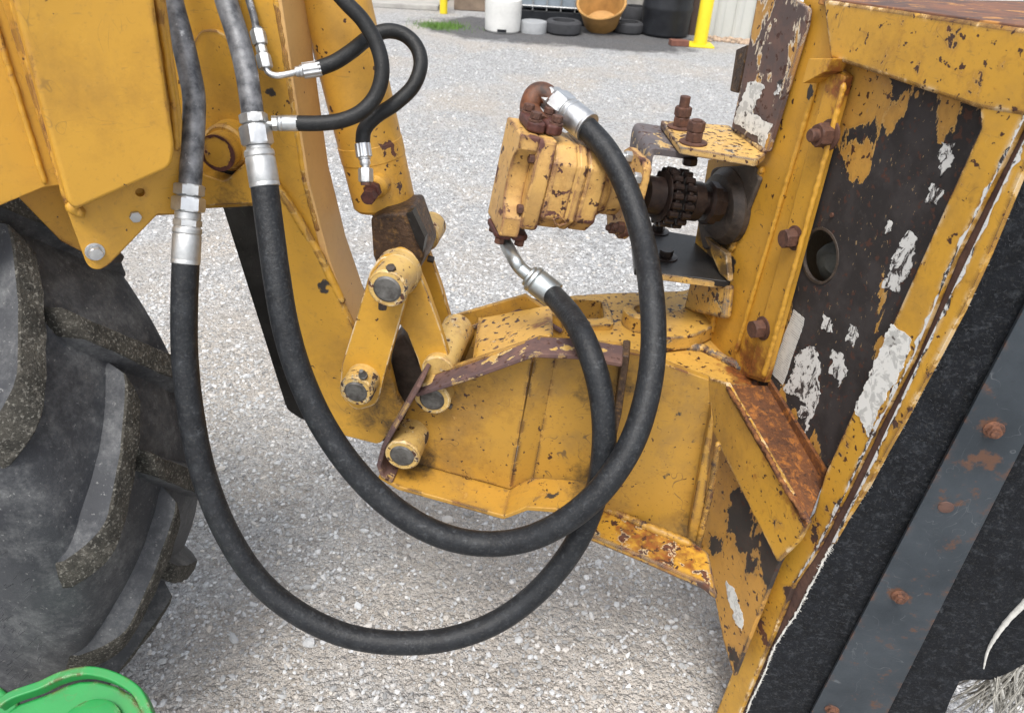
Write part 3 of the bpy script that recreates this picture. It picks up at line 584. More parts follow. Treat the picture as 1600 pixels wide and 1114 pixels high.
p0 = on(345, 236, M(1.085)); MB().lathe(p0 - LAT * .006, LAT, [(-.006, .02), (-.004, .0275), (.003, .0285), (.06, .0285)], 36).build('pivot_pin', paint('chipped_pin_paint', YEL, th=.60, cs=30, th2=.7, edge=.5, er=.012, under=(.07, .02, .015), under2=(.10, .03, .02), rim=(.5, .3, .12)), ar)
rg2 = []; u_, v_ = Vector((LAT.y, -LAT.x, 0)), UP
ro = [p0 - LAT * .0124 + (u_ * math.cos(a_ * .0698) + v_ * math.sin(a_ * .0698)) * .0282 for a_ in range(90)]
ri = [p0 - LAT * .0124 + (u_ * math.cos(a_ * .0698) + v_ * math.sin(a_ * .0698)) * (.0235 + .0045 * mnoise.noise(Vector((math.cos(a_ * .0698) * 2.2, math.sin(a_ * .0698) * 2.2, 1))) + .002 * mnoise.noise(Vector((a_ * .9, 0, 2))) + .002 * math.cos(a_ * .0698 - 2.6)) for a_ in range(90)]
MB().prism(ro, LAT * .0012, [ri]).build('rust_ring', m_maroon, ar)
plate(ar, 'notch_gap_dark', [(300, 250), (395, 240), (392, 285), (345, 300), (305, 280)], M(1.118), .004, m_blackpaint, bev=0)  # added black sheet, stands in for the shaded gap behind the notch
MB().lathe(p0 + LAT * .012, LAT, [(0, .033), (.004, .037), (.06, .038)], 36).build('pin_boss', m_arm, ar)
plate(ar, 'end_boss', [(612, 535), (628, 522), (672, 596), (655, 645), (630, 662), (606, 610)], M(1.12), .13, m_grease, bev=.006)
MB().lathe(on(590, 655, M(1.2)), LAT, [(0, .03), (.1, .03)], 24).build('far_boss', m_grease, ar)
plate(ar, 'far_end_plate', [(560, 480), (610, 500), (660, 600), (640, 640), (594, 690), (540, 660)], M(1.26), .014, m_arm)

# ------------------------------------------------------------------ hydraulic cylinder
cy = thing('hydraulic_cylinder', on(601, 332, M(1.22)), 'yellow hydraulic cylinder with chipped paint hanging beside the arm', 'cylinder')
ct, cb = on(440, -350, M(1.22)), on(601, 318, M(1.22)); ca = (cb - ct).normalized(); CL = (cb - ct).length
MB().lathe(ct, ca, [(0, .0535), (CL - .11, .0535), (CL - .109, .0545), (CL - .082, .0545), (CL - .081, .0535), (CL - .004, .0535), (CL + .002, .049), (CL + .002, .02)], 56).build('barrel', m_cyl, cy)
MB().lathe(cb - ca * .01, ca, [(0, .026), (.05, .026)], 24).build('rod', m_grease, cy)
rt = cb + ca * .03
plate(cy, 'rod_end', [(578, 342, 5), (596, 334), (640, 332), (664, 398, 8), (650, 432, 10), (612, 440, 10), (590, 420), (582, 400)], M(1.14), .09, m_greasebrown, bev=.006)
plate(cy, 'keeper_plate', [(634, 334), (644, 330), (664, 372), (660, 396), (648, 372)], M(1.135), .02, m_blackpaint, bev=.001)
pb_ = on(588, 291, M(1.165)); ve = (on(570, 268, M(1.13)) - on(576, 300, M(1.13))).normalized()
MB().lathe(pb_ + LAT * .015, -LAT, [(0, .021), (.02, .020), (.024, .017), (.03, .015), (.03, .001)], 28).build('port_boss', m_cyl, cy)
e0 = on(583, 297, M(1.145)); el = MB(); hexnut_mb(el, pb_ - LAT * .014, -LAT, .0145, .012); hexnut_mb(el, pb_ - LAT * .026 - UP * .004, -LAT, .0125, .02, .2); 
el.build('elbow_fitting', m_maroon, cy)

# ------------------------------------------------------------------ links and pins
def collar(parent, c, s0, s1, r, mat, name='pin_boss'):
    p = on(c[0], c[1], M(s0)); return MB().lathe(p, LAT, [(0, r * .72), (.0, r * .92), (.003, r), (.010, r), (.012, r * .985), (s1 - s0, r)], 36).build(name, mat, parent)
def pin(parent, c, s0, r, ln, mat, name='pin'):
    p = on(c[0], c[1], M(s0)); return MB().lathe(p - LAT * .0015, LAT, [(0, r * .2), (-.001, r * .85), (.001, r), (ln, r)], 32).build(name, mat, parent)
l1 = thing('link_arm', on(556, 640, M(1.03)), 'narrow yellow link between the upper pin and the arm pin', 'link')
plate(l1, 'side_plate', [(578, 424), (596, 400, 12), (626, 404, 14), (640, 432, 10), (636, 462), (600, 590), (590, 632, 14), (556, 642, 12), (530, 618, 14), (534, 570), (556, 500)], M(1.03), .014, m_link, bev=.0015)
collar(l1, (605, 452), .975, 1.032, .0305, m_collar); pin(l1, (605, 452), .975, .0215, .05, m_pin)
collar(l1, (556, 612), .988, 1.032, .0285, m_collar); pin(l1, (556, 612), .988, .0195, .04, m_pin)
bolt(l1, 'set_bolt', on(612, 424, M(.985)), (UP * .9 - LAT * .45), .0075, .010, m_grease); bolt(l1, 'set_bolt', on(598, 472, M(1.0)), (-UP - LAT * .2), .007, .012, m_grease)
g = MB(); q = on(568, 588, M(.995)); ga = (UP * .9 - LAT * .5).normalized(); g.lathe(q, ga, [(0, .0075), (.006, .0075), (.0065, .0065), (.012, .006), (.014, .0045), (.019, .0035)], 14); g.build('grease_fitting', m_pin, l1)
l2 = thing('link_arm', on(676, 600, M(1.07)), 'broad yellow link plate from the upper pin down to the bracket pin', 'link')
plate(l2, 'side_plate', [(604, 400, 8), (622, 388, 12), (644, 402, 8), (668, 458), (690, 520), (708, 580), (690, 620), (664, 600), (652, 560), (636, 520), (618, 500), (606, 470)], M(1.066), .014, m_link, bev=.0015)
collar(l2, (684, 580), 1.05, 1.2, .0285, m_collar)
collar(l2, (617, 432), 1.044, 1.07, .0365, m_collar)
l3 = thing('link_arm', on(706, 560, M(1.25)), 'far yellow link plate behind the broad link', 'link')
plate(l3, 'side_plate', [(648, 376, 8), (664, 376, 8), (690, 450), (704, 500), (714, 548, 6), (700, 566), (688, 540), (666, 470)], M(1.26), .014, m_link, bev=.0015)
collar(l3, (662, 372), 1.24, 1.30, .027, m_collar); MB().lathe(on(700, 560, M(1.17)), LAT, [(0, .03), (.1, .03)], 28).build('pin_boss', m_brk, l3)
bolt(l3, 'set_bolt', on(668, 404, M(1.22)), Vector((1, 0, -.2)), .006, .012, m_grease)

# ------------------------------------------------------------------ mower head bracket
br = thing('head_bracket', on(628, 740, M(1.05)), 'yellow pinned clevis bracket with worn brown top flange', 'bracket')
SB, SR, DL = 1.05, 1.068, .07
plate(br, 'side_plate', [(655, 592), (841, 530), (833, 552), (797, 764), (650, 724), (618, 690)], M(SB), .012, m_brk, bev=.001)
plate(br, 'side_plate', [(872, 534), (972, 540), (962, 620), (938, 720), (918, 760), (832, 750)], M(SR), .012, m_brk, bev=.001)
A1, A2, A3, A4 = on(841, 530, M(SB)), on(797, 764, M(SB)), on(832, 750, M(SR)), on(872, 534, M(SR))
MB().prism([A1, A2, A3, A4], LAT * .012).build('bend_panel', m_brk, br)
def ribbon(parent, name, path, pl, depth, th, mat, bev=.0025):
    return strip3d(parent, name, [on(x, y, pl) for x, y in path], -pl.n * depth, th, mat, bev)
ribbon(br, 'top_flange', [(660, 588), (740, 562), (838, 526), (905, 528), (975, 540)], M(SB + .01), .052, -.009, m_brkedge)
ribbon(br, 'bottom_flange', [(610, 704), (640, 722), (798, 766), (834, 752), (920, 758)], M(SB + .012), .078, .010, m_brk)
ribbon(br, 'side_flange', [(668, 566), (655, 588), (614, 660), (606, 690), (612, 708), (628, 718)], M(SB + .0), .068, .008, m_brkedge)
ribbon(br, 'end_bar', [(974, 530), (962, 620), (940, 716), (920, 762)], M(SR + .01), .05, .012, m_greasebrown)
collar(br, (628, 712), .985, 1.052, .0315, m_collar); pin(br, (628, 712), .985, .0215, .05, m_pin)
collar(br, (675, 624), 1.022, 1.052, .0315, m_collar); pin(br, (675, 624), 1.022, .0215, .03, m_pin)
bolt(br, 'set_bolt', on(696, 632, M(1.035)), Vector((1, -.2, -.2)), .0055, .012, m_grease)
m_far = m_brk
plate(br, 'far_plate', [(696, 520), (704, 496), (820, 462), (846, 480), (878, 500), (900, 640), (760, 640)], M(1.31), .012, m_far)
ribbon(br, 'far_flange', [(696, 503), (818, 461), (850, 470), (885, 492)], M(1.37), .065, -.009, m_brkedge)
n0, n1, f1, f0 = on(736, 566, M(1.11)), on(866, 522, M(1.11)), on(864, 474, M(1.30)), on(748, 494, M(1.30))
MB().prism([n0, n1, f1, f0], Vector((0, .02, -.06))).build('cross_plate', paint('scuffed_cross_paint', (.56, .32, .06), th=.635, cs=36, th2=.60, cs2=70, dirt=.2, under=(.06, .045, .04), edge=.08, rust=[(on(850, 495, M(1.2)), .05, .2)]), br, .014, seg=4)
MB().prism([on(738, 566, M(1.12)), on(748, 496, M(1.29)), on(748, 540, M(1.29)), on(738, 640, M(1.12))], Vector((.01, 0, 0))).build('cross_wall', m_brk, br)
MB().lathe(on(628, 712, M(1.05)), LAT, [(.012, .026), (.26, .026)], 24).build('cross_tube', m_grease, br)
plate(br, 'far_lower_plate', [(690, 560), (900, 560), (890, 700), (650, 690)], M(1.31), .012, m_far)

# ------------------------------------------------------------------ mower head
hd = thing('mower_head', on(1160, 1100, H()), 'worn yellow mower head end frame with flaked black panel and rusty brace', 'mower head')
# end plate with the bolt slots
sl1 = [(1287, 222), (1284, 222), (1256, 312), (1260, 312)]; sl2 = [(1218, 428), (1214, 428), (1196, 484), (1200, 484)]
plate(hd, 'end_plate', [(1258, -10), (1292, 0), (1300, 100), (1324, 119), (1195, 598), (1186, 596), (1098, 566), (1082, 402), (1106, 250), (1190, 240)], H(), .012, m_headclean, [sl1, sl2], .002)
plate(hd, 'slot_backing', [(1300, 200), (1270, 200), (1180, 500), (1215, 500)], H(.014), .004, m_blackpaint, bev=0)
plate(hd, 'bolt_rail', [(1294, 110), (1320, 119), (1192, 594), (1168, 586)], H(-.006), .006, m_headclean, bev=.003)
weld(hd, [on(x, y, H(-.003)) for x, y in ((1284, 100), (1262, 175), (1236, 262), (1196, 395), (1150, 550))], .0045, m_headclean, .3)
weld(hd, [on(x, y, H(-.008)) for x, y in ((1319, 130), (1292, 236), (1250, 388), (1193, 588))], .005, m_headclean, .4)
weld(hd, [on(x, y, H(-.002)) for x, y in ((1192, 262), (1160, 345), (1130, 425), (1112, 520))], .006, m_headclean, .5)
for (x, y, r, st) in ((1290, 211, .0185, .012), (1236, 372, .0165, 0), (1186, 513, .0175, 0)):
    bolt(hd, 'frame_bolt', on(x + 6, y, H(-.006)), -HN, r, .020, m_bolt, r * 1.25, st)
# recessed flaked panel with its round hole
HC = on(1281, 400, H(.016)); hole = circ(HC, HN, .042, 36)
plate(hd, 'panel', [(1322, 92), (1560, 150), (1548, 210), (1300, 770), (1268, 742), (1180, 602)], H(.016), .006, m_panel, [hole], .001)
MB().lathe(HC + HN * .004, HN, [(0, .043), (-.002, .047), (-.0055, .046), (-.0055, .042), (0, .0415)], 40, False).build('hole_rim', m_grease, hd)
MB().lathe(HC + HN * .045 + HD * .02 - UP * .018, -HN + HD * .6 + UP * .3, [(-.02, .045), (.006, .032), (.02, .018), (.026, .006)], 7, phase=.4).build('shaft_end', plain('dark_seal', (.045, .045, .038), .7, .5, 40), hd)
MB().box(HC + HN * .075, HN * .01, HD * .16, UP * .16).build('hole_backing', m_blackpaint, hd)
bolt(hd, 'rivet', on(1301, 336, H(.0155)), -HN, .004, .003, m_bolt)
# top beam
plate(hd, 'top_beam', [(1284, -2), (1590, 42), (1640, 48), (1640, 190), (1530, 172, 8), (1296, 92)], H(-.012), .027, m_head, bev=.006)
plate(hd, 'gusset', [(1264, 92), (1300, 92), (1290, 112), (1253, 132, 4)], H(-.03), .03, m_headclean, bev=.003)
d0, d1 = on(1280, -4, H(-.009)), on(1640, 46, H(-.009)); MB().prism([d0, d1, d1 + HN * .45, d0 + HN * .45], -UP * .01).build('top_deck', m_rusttop, hd, .002)
# right hand column: face, rusted groove and lip
GL = [(1640, 106), (1620, 146), (1567, 251), (1490, 404), (1427, 557), (1375, 657), (1327, 757), (1277, 857), (1240, 912), (1222, 957), (1200, 1010), (1172, 1075), (1120, 1200)]
GR = [(1640, 140), (1585, 251), (1513, 404), (1440, 557), (1393, 657), (1346, 757), (1299, 850)]
FE = [(1640, 170), (1600, 262), (1572, 330), (1542, 402), (1504, 484), (1466, 556), (1440, 604), (1412, 657), (1384, 706), (1357, 757), (1322, 812), (1294, 862), (1266, 916), (1244, 958), (1212, 1007), (1190, 1060), (1166, 1112), (1130, 1200)]
plate(hd, 'column_face', [(1530, 168, 10), (1585, 56), (1640, 52)] + GL + [(1080, 1200), (1118, 1114), (1214, 876), (1272, 800), (1288, 742), (1532, 200)], H(-.010), .0105, m_head, bev=.003)
plate(hd, 'column_groove', [(x - 14, y) for x, y in GL] + [(x - 3, y) for x, y in FE[::-1]], H(.001), .004, m_groove, bev=0)
plate(hd, 'column_lip', GR + [(1300, 850)] + [p for p in FE[::-1] if p[1] < 840], H(-.007), .0075, m_head, bev=.0025)
for sg, ln_, pl_h in ((-1, GL[1:9], H(-.0106)), (1, GR[:7], H(-.0076))):
    rr_ = random.Random(int(ln_[0][1])); dn = []
    for a_, b_ in zip(ln_, ln_[1:]):
        for j in range(30): dn.append((a_[0] + (b_[0] - a_[0]) * j / 30, a_[1] + (b_[1] - a_[1]) * j / 30))
    wd = [max(.2, 2.6 + 6.5 * mnoise.noise(Vector((y / 26, sg * 5, 0))) + 2.5 * mnoise.noise(Vector((y / 7, sg * 5, 3))) + rr_.uniform(-.8, .8)) for x, y in dn]
    A_ = [on(x - sg * 1.0, y, pl_h) for x, y in dn]; B_ = [on(x + sg * w_, y + sg * w_ * .3, pl_h) for (x, y), w_ in zip(dn, wd)]
    m_ = MB(); m_.add(A_ + B_, [(i, i + 1, len(A_) + i + 1, len(A_) + i) for i in range(len(A_) - 1)]); m_.build('bare_primer', m_white, hd)
# diagonal brace: outer face, rusty tray, inner wall
BO = -.07
plate(hd, 'brace_face', [(1104, 590), (1134, 598), (1262, 816), (1246, 846), (1214, 878), (1160, 770), (1100, 650)], H(BO), .010, m_head, bev=.003)
w1, w2, o2, o1 = on(1202, 602, H(.014)), on(1288, 750, H(.014)), on(1262, 818, H(BO)), on(1134, 600, H(BO))
MB().prism([w1, w2, o2, o1], Vector((0, 0, -.012))).build('brace_tray', m_rustfloor, hd, .002)
weld(hd, [on(x, y, H(BO - .001)) for x, y in ((1136, 604), (1160, 642), (1178, 676), (1196, 704), (1222, 752), (1258, 812))], .0042, rusty('rust_crust', (.06, .02, .01), (.30, .12, .03), 60), .9, 'rust_crust')
w3 = on(1196, 596, H(.03)); MB().prism([on(1200, 592, H(.009)), on(1290, 736, H(.009)), on(1284, 762, H(.009)), on(1200, 624, H(.009))], HN * .006).build('brace_wall', m_rustfloor, hd)
plate(hd, 'lower_plate', [(1104, 640), (1222, 868), (1214, 884), (1146, 1056), (1130, 1000), (1112, 910), (1088, 872), (1086, 720)], H(-.045), .010, m_lower, bev=.002)
# swivel knuckle
z0 = .80
kn = [(866, 512, 8), (890, 462, 8), (960, 458), (1064, 455), (1130, 440), (1196, 560), (1208, 604), (1134, 602), (1110, 590), (1004, 551), (966, 542)]
sock = [(893, 467, 4), (942, 469, 6), (947, 498, 6), (902, 499, 4)]
plate(hd, 'swivel_plate', kn, Z(z0), .016, m_swivel, [sock], .003)
plate(hd, 'socket_rim', [(862, 511, 10), (887, 462, 8), (946, 463, 8), (961, 508, 10)], Z(z0 + .012), .075, m_swivel, [[(895, 468, 4), (940, 470, 6), (945, 497, 6), (904, 498, 4)]], .004)
MB().box(on(918, 486, Z(z0 - .09)), RIGHT * .05, Vector((0, .05, 0)), UP * .004).build('socket_floor', m_swivel, hd)
rc = on(1001, 506, Z(z0)); MB().lathe(rc + UP * .001, UP, [(0, .041), (.032, .041), (.034, .039), (.034, .019), (.0, .018)], 36).build('pivot_ring', m_swivel, hd, ang=40)
MB().lathe(rc + UP * .004, UP, [(0, .018), (.012, .018), (.012, .002)], 20).build('pivot_bore', m_rustfloor, hd)
plate(hd, 'stop_lug', [(1018, 494), (1060, 484), (1098, 468), (1128, 486, 8), (1122, 506, 10), (1086, 524, 10), (1030, 530)], Z(z0 + .036), .032, m_swivel, bev=.003)
weld(hd, [on(x, y, Z(z0 + .004)) for x, y in ((1062, 540), (1100, 545), (1150, 570), (1186, 588))], .009, m_swivel, .4)
plate(hd, 'web_plate', [(972, 548), (1004, 556), (1108, 594), (1112, 690), (1076, 842), (930, 792), (950, 690)], M(1.10), .014, m_brk)
plate(hd, 'web_return', [(1112, 640), (1116, 660), (1094, 856), (1074, 842), (1096, 720)], M(1.07), .03, m_brk, bev=.004)
weld(hd, [on(x, y, M(1.068)) for x, y in ((1122, 690), (1112, 760), (1090, 856))], .006, m_brk, .4)
pv = on(972, 560, M(1.115)); pw = on(940, 720, M(1.115)); MB().tube([pv, pw], .013, 20).build('pivot_shaft', rubber('brown_shaft_steel', (.09, .065, .055), (.16, .12, .10), (.25, .2, .18), .6, 20, .35), hd)
zb = on(1000, 812, M(1.095)).z
bf = [on(x, y, Z(zb)) for x, y in ((924, 796), (946, 786), (1084, 846), (1108, 862), (1122, 930), (1100, 912), (1000, 868), (918, 834))]
MB().prism(bf, -UP * .016).build('bottom_plate', paint('rusty_bottom_paint', YEL, th=.56, cs=34, th2=.60, dirt=.4, edge=.2, whitedge=.9, rust=[(on(1050, 850, Z(zb)), .12, .22), (on(970, 815, Z(zb)), .08, .12)], under=(.06, .045, .04)), hd, .005)
weld(hd, [on(x, y, Z(zb + .003)) for x, y in ((940, 792), (1010, 822), (1080, 850))], .008, m_brk, .4)
MB().prism([on(880, 800, M(1.2)), on(960, 780, M(1.2)), on(1090, 850, M(1.2)), on(1090, 900, M(1.2)), on(950, 850, M(1.2))], LAT * .012).build('far_web', m_brk, hd)
# head body behind the end plate (mostly hidden by panel and flap)
q0 = on(1345, 120, H(.05)); q1 = on(1640, 105, H(.05))
body = [on(1345, 130, H(.15)), on(1600, 175, H(.15)), on(1330, 740, H(.15)), on(1225, 610, H(.15))]
MB().prism(body, HN * .25).build('hood_core', m_blackpaint, hd)
ha, hb_ = on(1640, 62, H(.004)), on(1150, 1140, H(.004)); MB().prism([ha, ha + HN * .45, hb_ + HN * .45, hb_], HD * .008).build('hood_side', m_lower, hd, .002)
# motor mount: angle with upright decal leg
VL = H(-.016)
plate(hd, 'mount_upright', [(1186, -20), (1214, -20), (1262, 14, 6), (1258, 40), (1198, 238), (1143, 198), (1160, 120)], VL, .010, m_decalplate, bev=.002)
plate(hd, 'rusty_tab', [(1150, 78), (1168, 70, 3), (1166, 84), (1152, 146), (1140, 143, 3)], H(.03), .01, m_greasebrown)
z2 = on(1198, 241, VL).z
TL = [(1032, 188, 3), (1140, 196), (1150, 204), (1197, 240), (1184, 250, 5), (1063, 230, 3)]
plate(hd, 'mount_leg', TL, Z(z2), .013, m_topleg, bev=.003)
weld(hd, [on(x, y, Z(z2 + .002)) for x, y in ((1146, 200), (1196, 238))], .006, m_topleg, .3)
pn, pf = on(1064, 236, Z(z2 - .0145)), on(1036, 196, Z(z2 - .0145)); wv = pf - pn
V0 = Pl(pn, HD)
strap = [on(x, y, V0) for x, y in rounded([(1092, 242), (1036, 234), (1012, 232, 22), (1003, 300), (982, 360)], 8)]
strip3d(hd, 'motor_strap', strap, wv, -.011, m_strap, .003)
for (x, y, st) in ((1063, 200, .016), (1083, 224, .0)):
    pb = on(x, y, Z(z2)); m_ = MB(); m_.lathe(pb, UP, [(0, .024), (.003, .0245), (.004, .022)], 28); hexnut_mb(m_, pb + UP * .004, UP, .0155, .0165, .5); hexnut_mb(m_, pb + UP * .0215, UP, .0155, .0165, .2)
    m_.lathe(pb + UP * .03, UP, [(0, .0095), (.010 + st, .0095), (.011 + st, .007), (.011 + st, .001)], 16); m_.build('mount_bolt', m_bolt, hd, ang=28)
    bolt(hd, 'mount_bolt_head', pb - UP * .026, -UP, .014, .012, m_coupling)
# lower angle and gussets
z3 = on(1140, 441, H(-.02)).z
plate(hd, 'lower_leg', [(985, 352), (1108, 372), (1122, 392), (1142, 440), (1028, 426), (992, 420)], Z(z3), .014, m_blackpaint, bev=.002)
plate(hd, 'lower_leg_edge', [(1000, 424), (1140, 444), (1136, 452), (1000, 434)], Pl(on(1100, 440, Z(z3 - .002)), HD), .004, m_topleg, bev=.001)
plate(hd, 'gusset', [(1100, 370), (1134, 396), (1138, 440), (1124, 428)], H(-.025), .012, m_head)
plate(hd, 'post_plate', [(1078, 434), (1136, 446), (1130, 500), (1066, 484)], H(-.025), .02, m_swivel, bev=.008)
for x, y in ((1028, 362), (1040, 402)):
    bolt(hd, 'mount_bolt', on(x, y, Z(z3)), UP, .014, .013, m_coupling, .024)

# bearing
A0 = P(806, 276, 1.30); A1 = on(1146, 323, H(-.012)); AX = (A1 - A0).normalized(); AL = (A1 - A0).length
def axp(px):                      # point of the motor axis at image column px
    best = min(range(0, 401), key=lambda i: abs(_col(A0 + AX * (AL * i / 400)) - px)); return A0 + AX * (AL * best / 400)
def _col(p):
    d = p - CAM; return 800 + FPX * d.dot(RIGHT) / d.dot(FWD)
be = thing('flange_bearing', on(1140, 380, H(-.01)), 'grimy round flange bearing bolted on the yellow end plate', 'bearing')
bc = on(1140, 322, H(-.001))
MB().lathe(bc, -HN, [(0, .072), (.012, .072), (.018, .066), (.028, .060), (.034, .045), (.036, .001)], 40).build('housing', m_grease, be)
plate(be, 'flange', [(1112, 262, 8), (1176, 258, 8), (1186, 280), (1150, 372), (1098, 392, 8), (1090, 350)], H(-.010), .010, rubber('greasy_flange', (.05, .04, .033), (.10, .08, .065), (.17, .14, .11), .55, 16, .7), bev=.004)

# ------------------------------------------------------------------ chain coupling
cp = thing('chain_coupling', axp(1050) - UP * .06, 'oily black roller chain coupling between motor and bearing', 'coupling')
c1 = axp(1050)
hubp = axp(1016)
MB().lathe(axp(1006), AX, [(0, .034), (.03, .034)], 28).build('hub', m_coupling, cp); MB().lathe(axp(1074), AX, [(0, .036), (.02, .036), (.022, .03)], 28).build('hub', m_coupling, cp)
for s in (-1, 1):
    c = c1 + AX * (.0125 * s); NR = 18
    u = AX.orthogonal().normalized(); v_ = AX.cross(u); rg_ = []
    pts_ = []
    for j in range(NR * 4):
        th = 2 * math.pi * j / (NR * 4); pts_.append(c + (u * math.cos(th) + v_ * math.sin(th)) * (.049 if j % 4 in (0, 1) else .0425) - AX * .004)
    MB().prism(pts_, AX * .008).build('sprocket', m_coupling, cp, .0008)
    for j in range(NR):
        th = 2 * math.pi * (j + .6) / NR; q = c + (u * math.cos(th) + v_ * math.sin(th)) * .0475
        MB().lathe(q - AX * .009, AX, [(0, .0045), (.001, .0062), (.017, .0062), (.018, .0045)], 10).build('roller', m_coupling, cp)
MB().lathe(c1 - AX * .024, AX, [(0, .030), (0, .046), (.002, .046), (.002, .03)], 28).build('side_ring', m_coupling, cp)
sh_ = MB(); sh_.lathe(axp(1086), AX, [(0, .022), (.05, .022)], 20); sh_.build('shaft', m_coupling, cp)
MB().lathe(axp(1100), AX, [(0, .034), (.004, .040), (.018, .040), (.020, .034), (.03, .034)], 10).build('locking_collar', m_coupling, cp)

# ------------------------------------------------------------------ hydraulic motor
MU = (UP - AX * UP.dot(AX)).normalized(); MV = AX.cross(MU); MV = MV if MV.y > 0 else -MV      # up and away in the motor's own frame
mo = thing('hydraulic_motor', A0 - MU * .09, 'cream yellow cast hydraulic gear motor with chipped paint', 'motor')
def mbox(t0, t1, u0, u1, v0, v1): 
    o = A0 + AX * ((t0 + t1) / 2) + MU * ((u0 + u1) / 2) + MV * ((v0 + v1) / 2); return MB().box(o, AX * ((t1 - t0) / 2), MU * ((u1 - u0) / 2), MV * ((v1 - v0) / 2))
def msec(name, t0, t1, prof, bev=.003, par=None): return MB().prism([A0 + AX * t0 + MU * u + MV * v for u, v in prof], AX * (t1 - t0)).build(name, m_motor, par or mo, bev, seg=3)
def octo(h, d, ch, cd, lo=0): return [(h, -d + cd), (h - ch, -d), (-h + lo + ch, -d), (-h + lo, -d + cd), (-h + lo, d), (h, d)]
msec('gear_housing', .043, .086, octo(.074, .055, .026, .028), .006)
msec('seam_plate', .0415, .1045, octo(.0725, .0535, .026, .028))
msec('centre_plate', .0875, .1025, octo(.074, .055, .026, .028), .004)
msec('front_cover', .104, .140, octo(.073, .055, .026, .028), .006)
# rear cover: upper and lower port blocks with a hollow waist between them on the near side
def rsec(name, t0, t1, prof, bev=.004): return MB().prism([A0 + AX * t0 + MU * u + MV * v for u, v in prof], AX * (t1 - t0)).build(name, m_motor, mo, bev, seg=4)
waist = [(.084, -.052), (.062, -.052), (.054, -.046), (.046, -.036), (.030, -.029), (.0, -.027), (-.026, -.029), (-.040, -.037), (-.047, -.046), (-.056, -.052), (-.090, -.052), (-.090, .052), (.084, .052)]
rsec('rear_cover', -.022, .012, waist)
rsec('cover_flank', .010, .041, [(.0835, -.051), (.076, -.055), (-.066, -.055), (-.074, -.051), (-.074, .051), (.0835, .051)], .006)
bolt(mo, 'cover_bolt', A0 + AX * .010 + MU * .047 - MV * .044, -AX, .0085, .009, m_bolt, 0); bolt(mo, 'cover_bolt', A0 + AX * .010 - MU * .040 - MV * .045, -AX, .0085, .009, m_bolt, 0)
nk = MB().lathe(A0 + AX * .139, AX, [(0, .052), (.010, .050), (.018, .044), (.046, .044)], 32).build('neck', m_motor, mo)
fc = axp(983); ft = (fc - A0).dot(AX)
msec('mount_flange', ft - .010, ft + .006, [(.070, -.034), (.060, -.05), (.0, -.058), (-.06, -.05), (-.078, -.03), (-.078, .03), (-.06, .05), (.06, .05), (.070, .034)], .003)
for u_, v_2, mt in ((.058, .012, m_zincdull), (.040, -.046, m_zincdull), (-.052, -.040, m_bolt), (-.066, -.012, m_bolt)):
    bolt(mo, 'flange_bolt', A0 + AX * (ft - .010) + MU * u_ + MV * v_2, -AX, .0105, .012, mt, 0, .006)
# cast logo lozenge
lz = [(.062, -.052), (.073, -.0455), (.084, -.050), (.090, -.057), (.079, -.0635), (.068, -.061)]
MB().prism([A0 + AX * t + MU * (u + .006) - MV * .0585 for t, u in lz], MV * .006, [[A0 + AX * (.076 + (t - .076) * .72) + MU * (-.0545 + .006 + (u + .0545) * .66) - MV * .0585 for t, u in lz]]).build('cast_emblem', m_motor, mo, .001)
# top port flange with four bolts and the rusty elbow
pt = A0 + AX * .022 + MU * .085
for s in (-1, 1):
    MB().prism([pt + AX * (t * s) + MV * v for t, v in ((.001, -.036), (.018, -.038), (.030, -.030), (.031, .030), (.018, .038), (.001, .036))], MU * .018).build('port_flange', m_maroon, mo, .005, seg=3)
    for v in (-.024, .024): bolt(mo, 'port_bolt', pt + AX * (.018 * s) + MV * v + MU * .018, MU, .0095, .010, m_bolt, .0115)
epath = smooth([pt + MU * .004] + [P(x, y, d) for x, y, d in ((829, 174, 1.302), (831, 157, 1.302), (838, 147, 1.302), (850, 146, 1.300), (864, 156, 1.297))], 8)
MB().tube(epath, .0178, 24).build('port_elbow', m_orange, mo)
# lower port
pl_ = A0 + AX * .006 - MU * .090
for s in (-1, 1):
    MB().prism([pl_ + AX * (t * s) + MV * v for t, v in ((.001, -.036), (.018, -.038), (.030, -.030), (.031, .030), (.018, .038), (.001, .036))], -MU * .012).build('port_flange', m_maroon, mo, .004, seg=3)
    for v in (-.026, .024): bolt(mo, 'port_bolt', pl_ + AX * (.018 * s) + MV * v - MU * .012, -MU, .0095, .010, m_bolt)

# ------------------------------------------------------------------ hydraulic lines
def fit(parent, p, d, items):
    """stack of nuts, sleeves and ferrules along d starting at p; returns the end point"""
    d = d.normalized(); q = p.copy()
    for kind, r, h, nm, mt in items:
        m = MB()
        if kind == 'hex': hexnut_mb(m, q, d, r, h, .35)
        elif kind == 'cyl': m.lathe(q, d, [(0, r * .94), (.0015, r), (h - .001, r), (h, r * .96)], 28)
        elif kind == 'ferrule': m.lathe(q, d, [(0, r * .9), (h * .06, r), (h * .16, r), (h * .2, r * .94), (h * .24, r * .99), (h * .86, r), (h * .88, r * .985), (h * .9, r), (h * .985, r), (h, r * .97), (h, r * .85)], 32)
        elif kind == 'flute':
            u = d.orthogonal().normalized(); v = d.cross(u); rs = []
            for t, k_ in ((0, .75), (h * .12, .8), (h * .16, 1), (h * .97, 1), (h, .93)):
                rs.append([q + d * t + (u * math.cos(2 * math.pi * j / 40) + v * math.sin(2 * math.pi * j / 40)) * r * k_ * (1 if j % 4 < 2 or k_ < .9 else .92) for j in range(40)])
            m.ring_loft(rs)
        m.build(nm, mt, parent, ang=28 if kind != 'flute' else 20); q = q + d * h
    return q
def line(pts): return [P(x, y, d) for x, y, d in pts]
